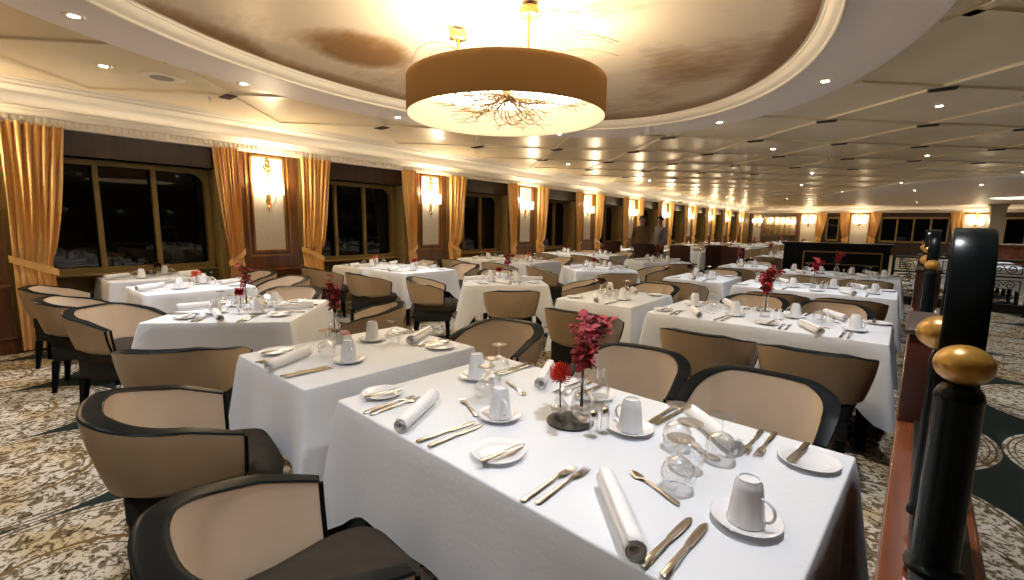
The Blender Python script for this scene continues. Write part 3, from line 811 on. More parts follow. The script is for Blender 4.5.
def cornice():
    prof = [(-7.22, 2.42), (-7.13, 2.42), (-7.125, 2.435), (-7.13, 2.45), (-7.13, 2.505), (-7.11, 2.51), (-7.10, 2.525), (-7.07, 2.53), (-7.04, 2.545), (-7.03, 2.56), (-7.0, 2.565), (-6.985, 2.58), (-6.985, 2.59), (-7.09, 2.592), (-7.10, 2.60), (-7.09, 2.64), (-7.05, 2.685), (-6.98, 2.725), (-6.90, 2.745), (-6.86, 2.75), (-6.85, 2.765), (-6.79, 2.775), (-6.775, 2.79), (-6.72, 2.795), (-6.715, 2.801)]
    m = MB(); m.grid(lambda u, v: (prof[round(u*(len(prof)-1))][0], BY if v < .5 else FY-.0, prof[round(u*(len(prof)-1))][1]), len(prof), 2)
    o = struct(m.build('trim_4', M['cornice'], None, 25))
    t = MB(); y = -1.2
    while y < 30:
        t.box(-7.132, -7.108, y, y+0.035, 2.452, 2.503); y += 0.06
    t.build('dentil_band', M['cornice'], o)
    MB().box(-7.075, -7.02, BY+.2, FY-1.0, 2.5915, 2.5945).build('cove_strip', M['led'], o)
    # the same cornice along the far wall
    f = MB(); f.grid(lambda u, v: (-7.1 if v < .5 else RX, FY - (prof[round(u*(len(prof)-1))][0]+7.22), prof[round(u*(len(prof)-1))][1]), len(prof), 2)
    o2 = struct(f.build('trim_5', M['cornice'], None, 25))
    MB().box(-6.2, RX-.3, FY-.20, FY-.145, 2.5915, 2.5945).build('cove_strip', M['led'], o2)

def rounded_opening(y0, y1, z0, z1, r, n=8):
    pts = []
    for cy, cz, a0 in ((y1-r, z1-r, 0), (y0+r, z1-r, 90)):
        for i in range(n+1):
            a = radians(a0 + 90*i/n); pts.append((cy + r*cos(a), cz + r*sin(a)))
    r2 = 0.05
    for cy, cz, a0 in ((y0+r2, z0+r2, 180), (y1-r2, z0+r2, 270)):
        for i in range(n+1):
            a = radians(a0 + 90*i/n); pts.append((cy + r2*cos(a), cz + r2*sin(a)))
    return pts

def windows():
    n = 1
    for k in BAYS[:-1]:
        a, b = pier_y(k)+0.64, pier_y(k+1)-0.66
        root = empty('window_%d' % n, (-7.55, (a+b)/2, 0)); root['kind'] = 'structure'; n += 1
        hw = (b-a)/2
        inn = rounded_opening(-hw+0.06, hw-0.06, 0.86, 2.09, 0.16)
        out = []
        for (y, z) in inn:
            # push to the outer rectangle
            cyy, czz = 0, 1.475; dy, dz = y-cyy, z-czz; s = min(hw/abs(dy) if dy else 9e9, (0.675)/abs(dz) if dz else 9e9); out.append((cyy+dy*s, czz+dz*s))
        m = MB(); K = len(inn); vs = []
        for x in (-0.04, 0.04):
            vs += [(x, y, z) for y, z in inn] + [(x, y, z) for y, z in out]
        fs = []
        for i in range(K):
            j = (i+1) % K
            fs += [(i, j, K+j, K+i), (2*K+i, 2*K+j, 3*K+j, 3*K+i), (i, j, 2*K+j, 2*K+i), (K+i, K+j, 3*K+j, 3*K+i)]
        m.add(vs, fs, False); m.build('frame', M['khaki'], root)
        for f in (-1/3, 1/3):
            y = f*(hw-0.06) + (0.0 if f > 0 else 0.0)
            MB().box(-0.035, 0.035, y-0.028, y+0.028, 0.85, 2.10, 0.006).build('mullion', M['khaki'], root)
        MB().box(-0.065, -0.055, -hw+.01, hw-.01, 0.82, 2.12).build('pane', M['night'], root)
        MB().box(-0.02, 0.20, -hw+.003, hw-.003, 0.775, 0.80, 0.006).build('sill', M['khaki'], root)

def pier_panels():
    for q, k in enumerate(BAYS):
        y = pier_y(k); root = empty('trim_%d' % (10+q), (WX-.02, y, 0)); root['kind'] = 'structure'
        W = 0.43
        b = MB(); b.box(0.0, 0.03, -W, W, 0.0, 2.44)
        # chair rail and plinth, raised lower panel
        b.box(0.0, 0.055, -W-.01, W+.01, 0.70, 0.745, 0.008); b.box(0.0, 0.05, -W-.01, W+.01, 0.0, 0.16, 0.006); b.box(0.0, 0.06, -W-.01, W+.01, 0.16, 0.18, 0.006)
        b.build('wood_panelling', M['pier_wood'] if k > 0 else M['pier_wood'], root)
        MB().box(0.03, 0.036, -0.215, 0.215, 1.03, 2.36).build('silk_panel', M['fabric_panel'], root)
        f = MB()
        for y0, y1, z0, z1 in ((-.245, -.215, 1.0, 2.39), (.215, .245, 1.0, 2.39), (-.245, .245, 1.0, 1.03), (-.245, .245, 2.36, 2.39)): f.box(0.03, 0.048, y0, y1, z0, z1, 0.004)
        for y0, y1, z0, z1 in ((-.31, -.285, 0.93, 2.42), (.285, .31, .93, 2.42), (-.31, .31, .93, .955)): f.box(0.03, 0.042, y0, y1, z0, z1, 0.004)
        f.build('gilt_moulding', M['pier_wood'] if False else M['gold_wood'], root)
        MB().box(0.03, 0.036, -0.24, 0.24, 0.25, 0.60).build('lower_panel', M['fabric_panel'], root)
        g = MB()
        for y0, y1, z0, z1 in ((-.27, -.24, .22, .63), (.24, .27, .22, .63), (-.27, .27, .22, .25), (-.27, .27, .60, .63)): g.box(0.03, 0.046, y0, y1, z0, z1, 0.004)
        g.build('lower_moulding', M['dark_wood'], root)
M['gold_wood'] = wood_mat('honey_moulding', (0.20, 0.085, 0.02), (0.34, 0.16, 0.04), 0.3)

def build_curtain():
    # hangs at x = 0 facing +x; full at the top, drawn toward +y at the tie
    root = empty('curtain')
    zt, zk, zb = 2.44, 0.98, 0.03
    def ext(z):
        if z > zk:
            t = (z-zk)/(zt-zk); s = t**0.75; return (0.0 + 0.20*(1-s), 0.46 + 0.0*(1-s)), s
        t = (zk-z)/(zk-zb); return (0.20 - 0.05*t, 0.46 + 0.02*t), 0.25*t
    def fn(off):
        def f(u, v):
            z = zb + (zt-zb)*v; (a, b), s = ext(z)
            y = a + (b-a)*u + 0.008*sin(u*43+z*3)
            amp = 0.016 + 0.022*s
            x = off + amp*sin(u*2*pi*7.5 + 0.5*sin(z*2.1)) + 0.010*sin(u*31 + z*1.7)
            if abs(z-zk) < 0.09: x *= 0.6
            return Vector((x, y, z))
        return f
    m = MB(); m.grid(fn(0.075), 90, 40); m.grid(fn(0.063), 90, 40)
    m.build('drape', M['curtain'], root)
    t = MB()
    def band(u, v):
        a = 2*pi*u; y = 0.33 + 0.165*cos(a); x = 0.07 + 0.058*sin(a); z = zk + (v-0.5)*0.075 + 0.085*cos(a) - 0.04
        return Vector((x, y, z))
    t.grid(band, 36, 5, cu=True); t.build('tieback', M['curtain'], root)
    PROTO['curtain'] = root
def curtains():
    build_curtain()
    words_ = ORD
    for q, k in enumerate(BAYS):
        y = pier_y(k)
        # far side of the pier: mirrored so that it is drawn toward the pier
        for side in (-1, 1):
            if k == BAYS[0] and side < 0: continue
            o = spawn('curtain', (WX-0.01, y + (1.0 if side > 0 else -0.72), 0), 0, None, 'curtain', 'gold curtains along the windows', (1, -1.12 if side > 0 else 0.68, 1))
            o['label'] = 'gold silk curtain tied back %s the %s wall sconce from the camera end' % ('before' if side < 0 else 'beyond', words_[q])

def build_sconce():
    root = empty('wall_sconce')
    s = MB()
    pr = []
    for i in range(17):
        t = -1 + 2*i/16; pr.append((0.055 + 0.135*sqrt(max(0, 1-abs(t)**2.6)), t*0.195))
    s.prism(pr, -0.085, 0.085)
    s.build('lamp_shade', M['sconce_shade'], root, 40)
    b = MB(); b.box(0.0, 0.012, -0.033, 0.033, -0.27, 0.37, 0.005)
    for z in (0.38, 0.30, -0.28): b.sphere((0.016, 0, z), 0.014, 0.03, 0.035, 10, 8)
    for sg in (-1, 1):
        b.tube([(0.012, sg*0.02, 0.30), (0.02, sg*0.06, 0.33), (0.02, sg*0.05, 0.27), (0.014, sg*0.02, 0.24)], 0.007, 6)
    b.build('backplate', M['gold'], root, 40)
    for sg in (-1, 1):
        a = MB(); pts = []
        for i in range(13):
            t = i/12; pts.append((0.012 + 0.10*sin(pi*t*0.55), sg*(0.01 + 0.11*t + 0.02*sin(2*pi*t)), -0.22 + 0.14*t + 0.03*sin(-2*pi*t)))
        a.tube(pts, 0.008, 8); a.sphere((0.11, sg*0.12, -0.09), 0.012, 0.028, 0.01, 10, 6); a.build('arm', M['gold'], root)
    for z, y in ((-0.30, 0.0), (-0.345, 0.0), (-0.20, 0.10), (-0.20, -0.10), (-0.27, 0.045), (-0.27, -0.045)):
        MB().sphere((0.04, y, z), 0.011, 0.011, 0.021, 8, 6).build('crystal_drop', M['glass'], root)
    PROTO['sconce'] = root

def build_fixtures():
    root = empty('downlight')
    MB().lathe([(0.030, -0.001), (0.055, -0.004), (0.062, -0.001), (0.062, 0.0)], 24, cap=False).build('bezel', M['cream'], root)
    MB().lathe([(0.0, -0.002), (0.031, -0.0022)], 24, cap=False).build('lens', M['lens'], root)
    PROTO['downlight'] = root
    root = empty('ceiling_vent')
    MB().box(-.11, .11, -.055, .055, -0.010, -0.002, 0.003).build('vent_plate', M['dark_metal'], root)
    v = MB()
    for i in range(6): v.box(-.095, .095, -.05 + i*.018, -.044 + i*.018, -0.016, -0.010)
    v.build('vent_slats', M['dark_metal'], root)
    PROTO['vent'] = root
    root = empty('ceiling_speaker')
    MB().lathe([(0.10, -0.010), (0.165, -0.012), (0.185, -0.004), (0.185, 0.0)], 32, cap=False).build('bezel', M['cream'], root)
    MB().lathe([(0.0, -0.012), (0.05, -0.014), (0.10, -0.010)], 32, cap=False).build('speaker_grille', M['taupe_col'], root)
    PROTO['speaker'] = root
    root = empty('ceiling_sprinkler')
    MB().lathe([(0.0, 0.0), (0.022, 0.0), (0.020, -0.006), (0.007, -0.010), (0.007, -0.035), (0.0, -0.035)], 12, cap=False).build('sprinkler_body', M['steel'], root)
    MB().lathe([(0.0, -0.045), (0.016, -0.046), (0.0, -0.048)], 12, cap=False).build('deflector', M['steel'], root)
    PROTO['sprinkler'] = root

def chandelier():
    C = Vector((-2.38, 2.89)); R = 0.755; z0, z1 = 2.262, 2.515
    root = empty('chandelier', (C.x, C.y, 0))
    tag(root, 'large round chandelier with brown drum shade and brass twigs under the gilded dome', 'chandelier')
    def drum(r, z0, z1): return [(r, z0), (r, z1)]
    s = MB(); s.lathe([(R-.004, z0), (R, z0), (R, z1), (R-.004, z1)], 96, cap=False); s.build('drum_shade', M['shade'], root, 30)
    l = MB(); l.lathe([(R-.004, z0-.001), (R-.007, z0+.002), (R-.007, z1-.002), (R-.004, z1+.001)], 96, cap=False); l.build('shade_lining', M['lining'], root, 30)['label'] = 'white inner lining'
    Rr = random.Random(12)
    hub = MB(); hub.lathe([(0.0, -0.03), (0.02, -0.03), (0.03, -0.01), (0.03, 0.06), (0.0, 0.079)], 20, (0, 0, 2.418), cap=False)
    hub.build('hub', M['brass_twig'], root)
    for i in range(60):
        a = i*2.39996 + Rr.uniform(-.2, .2); t = MB(); pts = []
        up = i % 4 == 0
        L = Rr.uniform(0.55, 0.95) if up else Rr.uniform(0.20, 0.70); cur = Rr.uniform(-0.8, 0.8)
        zs = 2.508 if up else 2.41; dz = Rr.uniform(0.22, 0.36) if up else -Rr.uniform(0.02, 0.12)
        for j in range(11):
            q = j/10; r = 0.035 + L*q; an = a + cur*q*q
            pts.append((r*cos(an), r*sin(an), zs + dz*sin(q*pi*0.70) + (0.018*sin(q*7+i) if not up else 0.0)))
        t.tube(pts, [0.0052 - 0.003*j/10 for j in range(11)], 6)
        if not up:
            for bq in (4, 7):
                p = Vector(pts[bq]); an = a + cur*(bq/10)**2 + Rr.choice((-0.8, 0.8)); l2 = Rr.uniform(0.08, 0.17)
                t.tube([p, p + Vector((cos(an)*l2*.5, sin(an)*l2*.5, -.012)), p + Vector((cos(an+.5)*l2, sin(an+.5)*l2, -.03))], [0.0035, 0.003, 0.002], 5)
        t.build('twig', M['brass_twig'], root)
    MB().lathe([(0.0, 2.499), (R-.010, 2.499), (R-.010, 2.503), (0.0, 2.503)], 96, cap=False).build('diffuser', M['diffuser'], root, 30)['label'] = 'lit white diffuser'
    for dx in (-0.42, 0.28):
        MB().tube([(dx, -.10, 2.504), (dx, -.10, 2.90)], 0.011, 10).build('suspension_rod', M['gold'], root)
        MB().lathe([(0.0, 2.89), (0.045, 2.89), (0.068, 2.90), (0.068, 2.95), (0.0, 2.978)], 24, (dx, -.10, 0), cap=False).build('canopy', M['gold'], root, 30)
    return C

def railing():
    # low wooden partition with black oval rings and gilt balls, beside the long tables
    base = Vector((0.125, 1.075)); e = Vector((0.044, 0.999)).normalized(); ang = atan2(-e.x, e.y)
    cap = 0.83
    root = empty('wooden_partition', (base.x, base.y, 0), ang)
    tag(root, 'low red mahogany partition running along the aisle beside the long tables', 'partition')
    MB().box(-0.055, 0.055, -1.6, 10.2, 0.0, cap-0.04).build('panel', M['dark_wood'], root)
    MB().box(-0.078, 0.078, -1.6, 10.2, cap-0.04, cap, 0.012).build('cap_rail', M['red_wood'], root)
    MB().box(-0.07, 0.07, -1.6, 10.2, 0.0, 0.14, 0.008).build('plinth', M['dark_wood'], root)
    for k in range(3):
        s = 0.86 + 3.03*k
        MB().box(-0.075, 0.075, s, s+0.42, cap-0.03, 1.13, 0.006).build('pier', M['shaded_mahogany'], root)
        MB().box(-0.085, 0.085, s-.012, s+0.432, 1.12, 1.14, 0.006).build('pier_cap', M['dark_wood'], root)
    MB().box(-0.034, 0.058, -1.55, 9.9, cap-.001, cap+.012, 0.004).build('base_strip', M['iron'], root)
    names = ['nearest the camera', 'second along the partition', 'third along the partition', 'at the end of the partition']
    A0 = Vector((0.0, 0.0)); B0 = Vector((-0.026, 0.150))
    for k in range(4):
        s = 3.03*k
        p = base + e*s
        u = empty('railing_ornament', (p.x, p.y, cap + 0.0125), ang)
        tag(u, 'black oval ring ornament with two gilt balls, %s' % names[k], 'railing', 'ring ornaments on the partition')
        for q, c in enumerate((A0, B0)):
            rs = (1.0, 0.42)[q]
            po = MB(); po.lathe([(r_*rs, z_) for r_, z_ in [(0.0, 0.0), (0.042, 0.0), (0.042, 0.010), (0.034, 0.016), (0.033, 0.02), (0.033, 0.322), (0.034, 0.326), (0.030, 0.338), (0.022, 0.348), (0.0, 0.352)]], 28, (c.x, c.y, 0.0005 + 0.026*q), cap=False)
            po.build('post', M['rail_black'], u, 50)
            b = MB(); b.sphere((c.x, c.y, 0.0005+0.026*q+0.345+0.037), 0.040, 0.040, 0.034, 32, 20); b.build('ball_finial', M['gold_ball'], u)['label'] = 'gilt ball'
        mid = Vector((0.000, 0.190)); d = Vector((0.02, 1.0)).normalized(); nrm = Vector((-d.y, d.x))
        ring = MB(); K = 56; hw, hh = 0.142, 0.295; zc = 0.0005 + 0.3075
        secs = [(-.030, -.008), (-.026, -.0105), (.026, -.0105), (.030, -.008), (.030, .008), (.026, .0105), (-.026, .0105), (-.030, .008)]
        vs = []; fs = []
        off = nrm*0.0
        for i in range(K):
            a = 2*pi*i/K
            ca, sa = cos(a), sin(a)
            px = hw*abs(ca)**0.8*(1 if ca > 0 else -1); pz = hh*abs(sa)**0.9*(1 if sa > 0 else -1)
            nl = Vector((px/hw**2, pz/hh**2)).normalized()
            for w, t in secs:
                q = mid + d*(px + nl.x*t) + nrm*w + off
                vs.append((q.x, q.y, zc + pz + nl.y*t))
        for i in range(K):
            j = (i+1) % K
            for m in range(8):
                n2 = (m+1) % 8; fs.append((i*8+m, i*8+n2, j*8+n2, j*8+m))
        ring.add(vs, fs); ring.build('oval_ring', M['rail_black'], u, 50)

def spiral(mb, cx, cz, r, a0, turns, y, rad=0.008, flip=1):
    pts = []
    n = int(18*turns)
    for i in range(n+1):
        t = i/n; a = a0 + flip*turns*2*pi*t; rr = r*(1-0.86*t); pts.append((cx + rr*cos(a), y, cz + rr*sin(a)))
    mb.tube(pts, rad, 6)

def balustrade():
    Y = 11.55
    x = 0.17
    i = 0
    while x < 5.6:
        root = empty('iron_balustrade', (x, Y, 0))
        tag(root, 'black wrought iron balustrade panel with scrolls, %s from the partition' % ORD[i], 'balustrade', 'iron balustrade across the aisle')
        W = 0.60
        for xx in (0.0,): MB().box(xx-.025, xx+.025, -.025, .025, 0.0, 1.0, 0.004).build('post', M['iron'], root)
        MB().box(0.025, W-.025, -.03, .03, 0.93, 0.97, 0.008).build('top_rail', M['iron'], root)
        MB().box(0.025, W-.025, -.02, .02, 0.66, 0.69).build('middle_rail', M['iron'], root)
        MB().box(0.025, W-.025, -.03, .03, 0.05, 0.20, 0.006).build('bottom_rail', M['iron'], root)
        s = MB(); f = MB()
        for x0, x1, z0, z1 in ((.09, W-.09, .72, .735), (.09, W-.09, .885, .90), (.09, .105, .72, .90), (W-.105, W-.09, .72, .90), (.09, .105, .24, .62), (W-.105, W-.09, .24, .62), (.09, W-.09, .24, .255), (.09, W-.09, .605, .62)): f.box(x0, x1, -.008, .008, z0, z1)
        f.build('inner_frame', M['iron'], root)
        for cx, cz, r, a0, fl in ((.22, .81, .075, 0, 1), (.38, .81, .075, pi, 1), (.22, .53, .075, 0, 1), (.38, .53, .075, pi, -1), (.22, .34, .075, 0, -1), (.38, .34, .075, pi, 1)):
            q = MB(); spiral(q, cx, cz, r, a0, 1.6, 0, 0.009, fl); q.build('scroll', M['iron'], root)
        x += W; i += 1

def host_cabinet():
    x0, x1, Y = -1.68, 0.10, 11.45
    root = empty('buffet_cabinet', ((x0+x1)/2, Y+.3, 0)); hw = (x1-x0)/2
    tag(root, 'long black lacquered buffet cabinet with gilt line frame behind the long tables', 'cabinet')
    MB().box(-hw, hw, -.28, .28, 0.02, 1.12).build('body', M['rail_black'], root)
    MB().box(-hw-.04, hw+.04, -.32, .32, 1.12, 1.17, 0.012).build('counter_top', M['rail_black'], root)
    MB().box(-hw+.36, hw-.10, -.288, -.28, 0.25, 0.99).build('front_panel', M['rail_black'], root)
    g = MB(); a, b = -hw+.36, hw-.10
    for q in ((a, b, .975, 1.0), (a, b, .24, .265), (a, a+.025, .24, 1.0), (b-.025, b, .24, 1.0), (a+.06, b-.06, .74, .755)): g.box(q[0], q[1], -.30, -.288, q[2], q[3])
    g.build('gilt_frame', M['khaki'], root)

def far_end():
    # mirror cabinet, lit silk panels, curtains and dark windows on the far wall
    y = FY - 0.001
    def X(px, py=225):    # metres along the far wall, read off the plan
        return px
    panels = [(-6.72, .22), (-3.84, .40), (-1.27, .41), (3.63, .47)]
    for q, (x, hw) in enumerate(panels):
        r = empty('trim_%d' % (30+q), (x, y, 0)); r['kind'] = 'structure'
        MB().box(-hw-.18, hw+.18, -.05, 0, 0, 2.44).build('wood_panelling', M['pier_wood'], r)
        MB().box(-hw, hw, -.065, -.05, .6, 2.32).build('silk_panel', M['fabric_panel'], r)
        for a, b, c, d in ((-hw-.05, -hw, .55, 2.37), (hw, hw+.05, .55, 2.37), (-hw-.05, hw+.05, 2.32, 2.37), (-hw-.05, hw+.05, .55, .6)): MB().box(a, b, -.08, -.05, c, d).build('gilt_moulding', M['gold_wood'], r)
        o = spawn('sconce', (x, y-.066, 1.93), -pi/2, 'lit wall sconce on the far wall, %s panel from the windows' % ORD[q], 'wall lamp', 'wall sconces', (1, 1.5, 1.2))
    r = empty('mirror_cabinet', (-5.42, y, 0))
    tag(r, 'gilt mirrored display cabinet on the far wall near the window corner', 'cabinet')
    MB().box(-.98, .98, -.06, 0, 0, 2.42).build('wood_panelling', M['pier_wood'], r)
    MB().box(-.9, .9, -.09, -.06, 1.05, 2.2).build('mirror', M['mirror'], r)
    for i in range(7):
        x = -.9 + i*.3; MB().box(x-.02, x+.02, -.12, -.09, 1.05, 2.2).build('mullion', M['gold_wood'], r)
    for z in (1.05, 1.62, 2.2): MB().box(-.92, .92, -.13, -.09, z-.02, z+.02).build('glazing_bar', M['gold_wood'], r)
    MB().box(-.95, .95, -.45, -.06, .1, 1.0, .01).build('base_cupboard', M['dark_wood'], r)
    for i, (x, sd) in enumerate(((-2.87, -1.24), (-2.27, 1.1), (-0.27, -1.1), (2.61, 1.1))):
        spawn('curtain', (x, y-.052, 0), -pi/2, 'gold silk curtain on the far wall, %s from the windows' % ORD[i], 'curtain', 'gold curtains along the far wall', (1, sd, 1))
    for q, (a, b, nm) in enumerate(((-2.86, -2.28, 1), (-0.27, 2.6, 4), (4.7, 8.6, 5))):
        r = empty('window_%d' % (20+q), ((a+b)/2, y, 0)); r['kind'] = 'structure'; hw = (b-a)/2
        MB().box(-hw, hw, -.02, 0, .8, 2.1).build('pane', M['night'], r)
        f = MB()
        for i in range(nm+1):
            x = -hw + 2*hw*i/nm; f.box(x-.04, x+.04, -.06, -.02, .8, 2.1)
        f.box(-hw, hw, -.06, -.02, 2.08, 2.18); f.box(-hw, hw, -.06, -.02, .75, .84); f.build('frame', M['khaki'], r)
    # wide stone column before the far wall
    r = empty('stone_column', (4.15, 32.6, 0)); r['kind'] = 'structure'
    MB().box(-.25, .25, -.25, .25, 0, 2.42, .02).build('shaft', M['taupe_col'], r)
    MB().prism([(-.27, -.27), (.27, -.27), (.27, .27), (-.27, .27)], 2.42, 2.5).build('necking', M['taupe_col'], r)
    c = MB(); c.grid(lambda u, v: (lambda s, k: ((k[0])*s, (k[1])*s, 2.5 + .295*v))(.27 + .17*v*v, [(-1, -1), (1, -1), (1, 1), (-1, 1)][round(u*4) % 4]), 4, 6, cu=True, smooth=False)
    c.build('capital', M['taupe_col'], r)
    # low mahogany partition across the aisle side, further in
    r = empty('wooden_partition', (6.0, 17.0, 0))
    tag(r, 'long red mahogany partition far beyond the iron balustrade', 'partition')
    MB().box(-4.6, 5.5, -.06, .06, 0, 1.08).build('panel', M['red_wood'], r); MB().box(-4.65, 5.55, -.10, .10, 1.08, 1.13, .01).build('cap_rail', M['red_wood'], r)
# ------------------------------------------------------------------ layout
def W(lx, ly, cx, cy, th): return (cx + lx*cos(th) - ly*sin(th), cy + lx*sin(th) + ly*cos(th))

G = {}
def put(kind, x, y, z, rz, look, where, cat, group, rx=0, ry=0):
    return spawn(kind, (x, y, z), (rx, ry, rz), (look + ' ' + where).strip(), cat, group)

ZT = H + 0.0012
def place(cx, cy, th, half, pl, tn, level, du=0.0, jitter=0.0, small=False, adj=None):
    adj = adj or {}
    """one diner's setting; (cx, cy) table centre, th direction the diner looks (0 = +y), half = distance to the edge"""
    R = random.Random(int(cx*977 + cy*331 + th*57))
    at = 'at %s of %s' % (pl, tn)
    def P(kind, u, v, look, cat, rot=0, z=ZT, group=None, rx=0, ry=0):
        if kind in adj:
            if adj[kind] is None: return
            u += adj[kind][0]; v += adj[kind][1]; rot += adj[kind][2]
        j1, j2 = R.uniform(-jitter, jitter), R.uniform(-jitter, jitter)
        if kind not in ('cup', 'saucer', 'plate', 'butter_knife', 'glass'): u += j1; v += j2
        x, y = W(u + du, v - half, cx, cy, th)
        return put(kind, x, y, z, th + radians(rot + R.uniform(-1, 1)*jitter*250), look, at, cat, group or cat, rx, ry)
    P('napkin', -0.035, 0.125, 'rolled white napkin', 'napkin', 30 if level > 0 else 24)
    P('plate', -0.315 if not small else -0.27, 0.155, 'white bread plate', 'plate')
    if level >= 2:
        P('butter_knife', -0.285 if not small else -0.24, 0.145, 'butter knife on bread plate', 'knife', -4, ZT+0.0168)
        P('fork', -0.205 if not small else -0.165, 0.125, 'outer dinner fork', 'fork', 2)
        P('fork', -0.172 if not small else -0.135, 0.135, 'inner dinner fork', 'fork', 2)
    if level >= 1:
        P('knife', 0.15, 0.118, 'inner dinner knife', 'knife', -3)
    if level >= 2:
        P('knife', 0.185, 0.125, 'outer dinner knife', 'knife', -1)
        if not small: P('spoon', -0.02, 0.305, 'teaspoon lying crosswise', 'spoon', 70)
    P('saucer', 0.20 if not small else .15, 0.335, 'white saucer', 'saucer')
    P('cup', 0.20 if not small else .15, 0.335, 'upturned white cup', 'cup', -22 + R.uniform(-12, 12), ZT+0.0080)
    P('glass', 0.03 if not small else -.01, (0.41 if level > 1 else .35) if not small else .30, 'upturned wine glass', 'glass')

TCOUNT = {}
def table(key, cx, cy, th, tn, cat='table'):
    o = spawn('table_'+key, (cx, cy, 0), th, 'dark wooden dining table under the cloth of %s' % tn, 'table', 'dining tables')
    c = spawn('cloth_'+key, (cx, cy, 0), th, 'white tablecloth draped over %s' % tn, 'tablecloth', 'white tablecloths')

def chair(x, y, face, lab):
    """face: direction the sitter looks, degrees, 0 = +y, 90 = -x"""
    return spawn('chair', (x, y, 0.0008), radians(face), 'beige tub chair with black rim ' + lab, 'chair', 'beige tub chairs')

def centre(cx, cy, th, tn, kind, level, ox=0.0, oy=0.0):
    def P(k, x, y, look, cat, rot=0, z=ZT, group=None):
        X, Y = W(ox + x, oy + y, cx, cy, th)
        return put(k, X, Y, z, th + radians(rot), look, 'on ' + tn, cat, group or cat)
    T = {'red': 'br_red', 'pink': 'br_pink', 'wine': 'br_wine', 'far': 'br_far'}
    nm = {'red': 'spray of bright red blooms', 'pink': 'branch of dusky pink leaves', 'wine': 'branch of burgundy leaves', 'far': 'spray of red blooms', 'orange': 'orange bloom', 'low': 'small red bloom', 'dark': 'dark brown bloom'}
    for i, k in enumerate(kind.split('+')):
        x = 0.045*i if i else 0.0; y = -0.03*i
        if k in T:
            P('bottle_vase', x, y, 'clear glass bottle vase holding the %s' % nm[k].split(' of ')[0], 'vase')
            P(T[k], x, y, nm[k], 'flowers', 40*i)
        elif k in ('orange', 'low', 'dark'):
            x, y = (-.05, .06) if i == 0 else (-.075, .065)
            P('bud_vase', x, y, 'clear bud vase holding the %s' % nm[k], 'vase')
            P('br_'+k, x, y, nm[k], 'flowers')
        elif k.startswith('sugar'):
            P(k, 0.105, 0.0, 'white sugar holder with %s sachets' % k.split('_')[1], 'sugar holder')
    if level >= 2:
        P('shaker', 0.085, -0.05, 'salt shaker nearer the vase', 'shaker'); P('shaker', 0.125, -0.045, 'salt shaker farther from the vase', 'shaker')
    elif level == 1:
        P('shaker', 0.10, -0.045, 'single salt shaker', 'shaker')

ORD = ['first', 'second', 'third', 'fourth', 'fifth', 'sixth', 'seventh', 'eighth', 'ninth', 'tenth', 'eleventh', 'twelfth', 'thirteenth', 'fourteenth', 'fifteenth', 'sixteenth', 'seventeenth', 'eighteenth', 'nineteenth', 'twentieth', 'twenty-first', 'twenty-second', 'twenty-third', 'twenty-fourth', 'twenty-fifth', 'twenty-sixth', 'twenty-seventh', 'twenty-eighth', 'twenty-ninth'] + ['thirtieth', 'thirty-first', 'thirty-second', 'thirty-third', 'thirty-fourth', 'thirty-fifth', 'thirty-sixth']

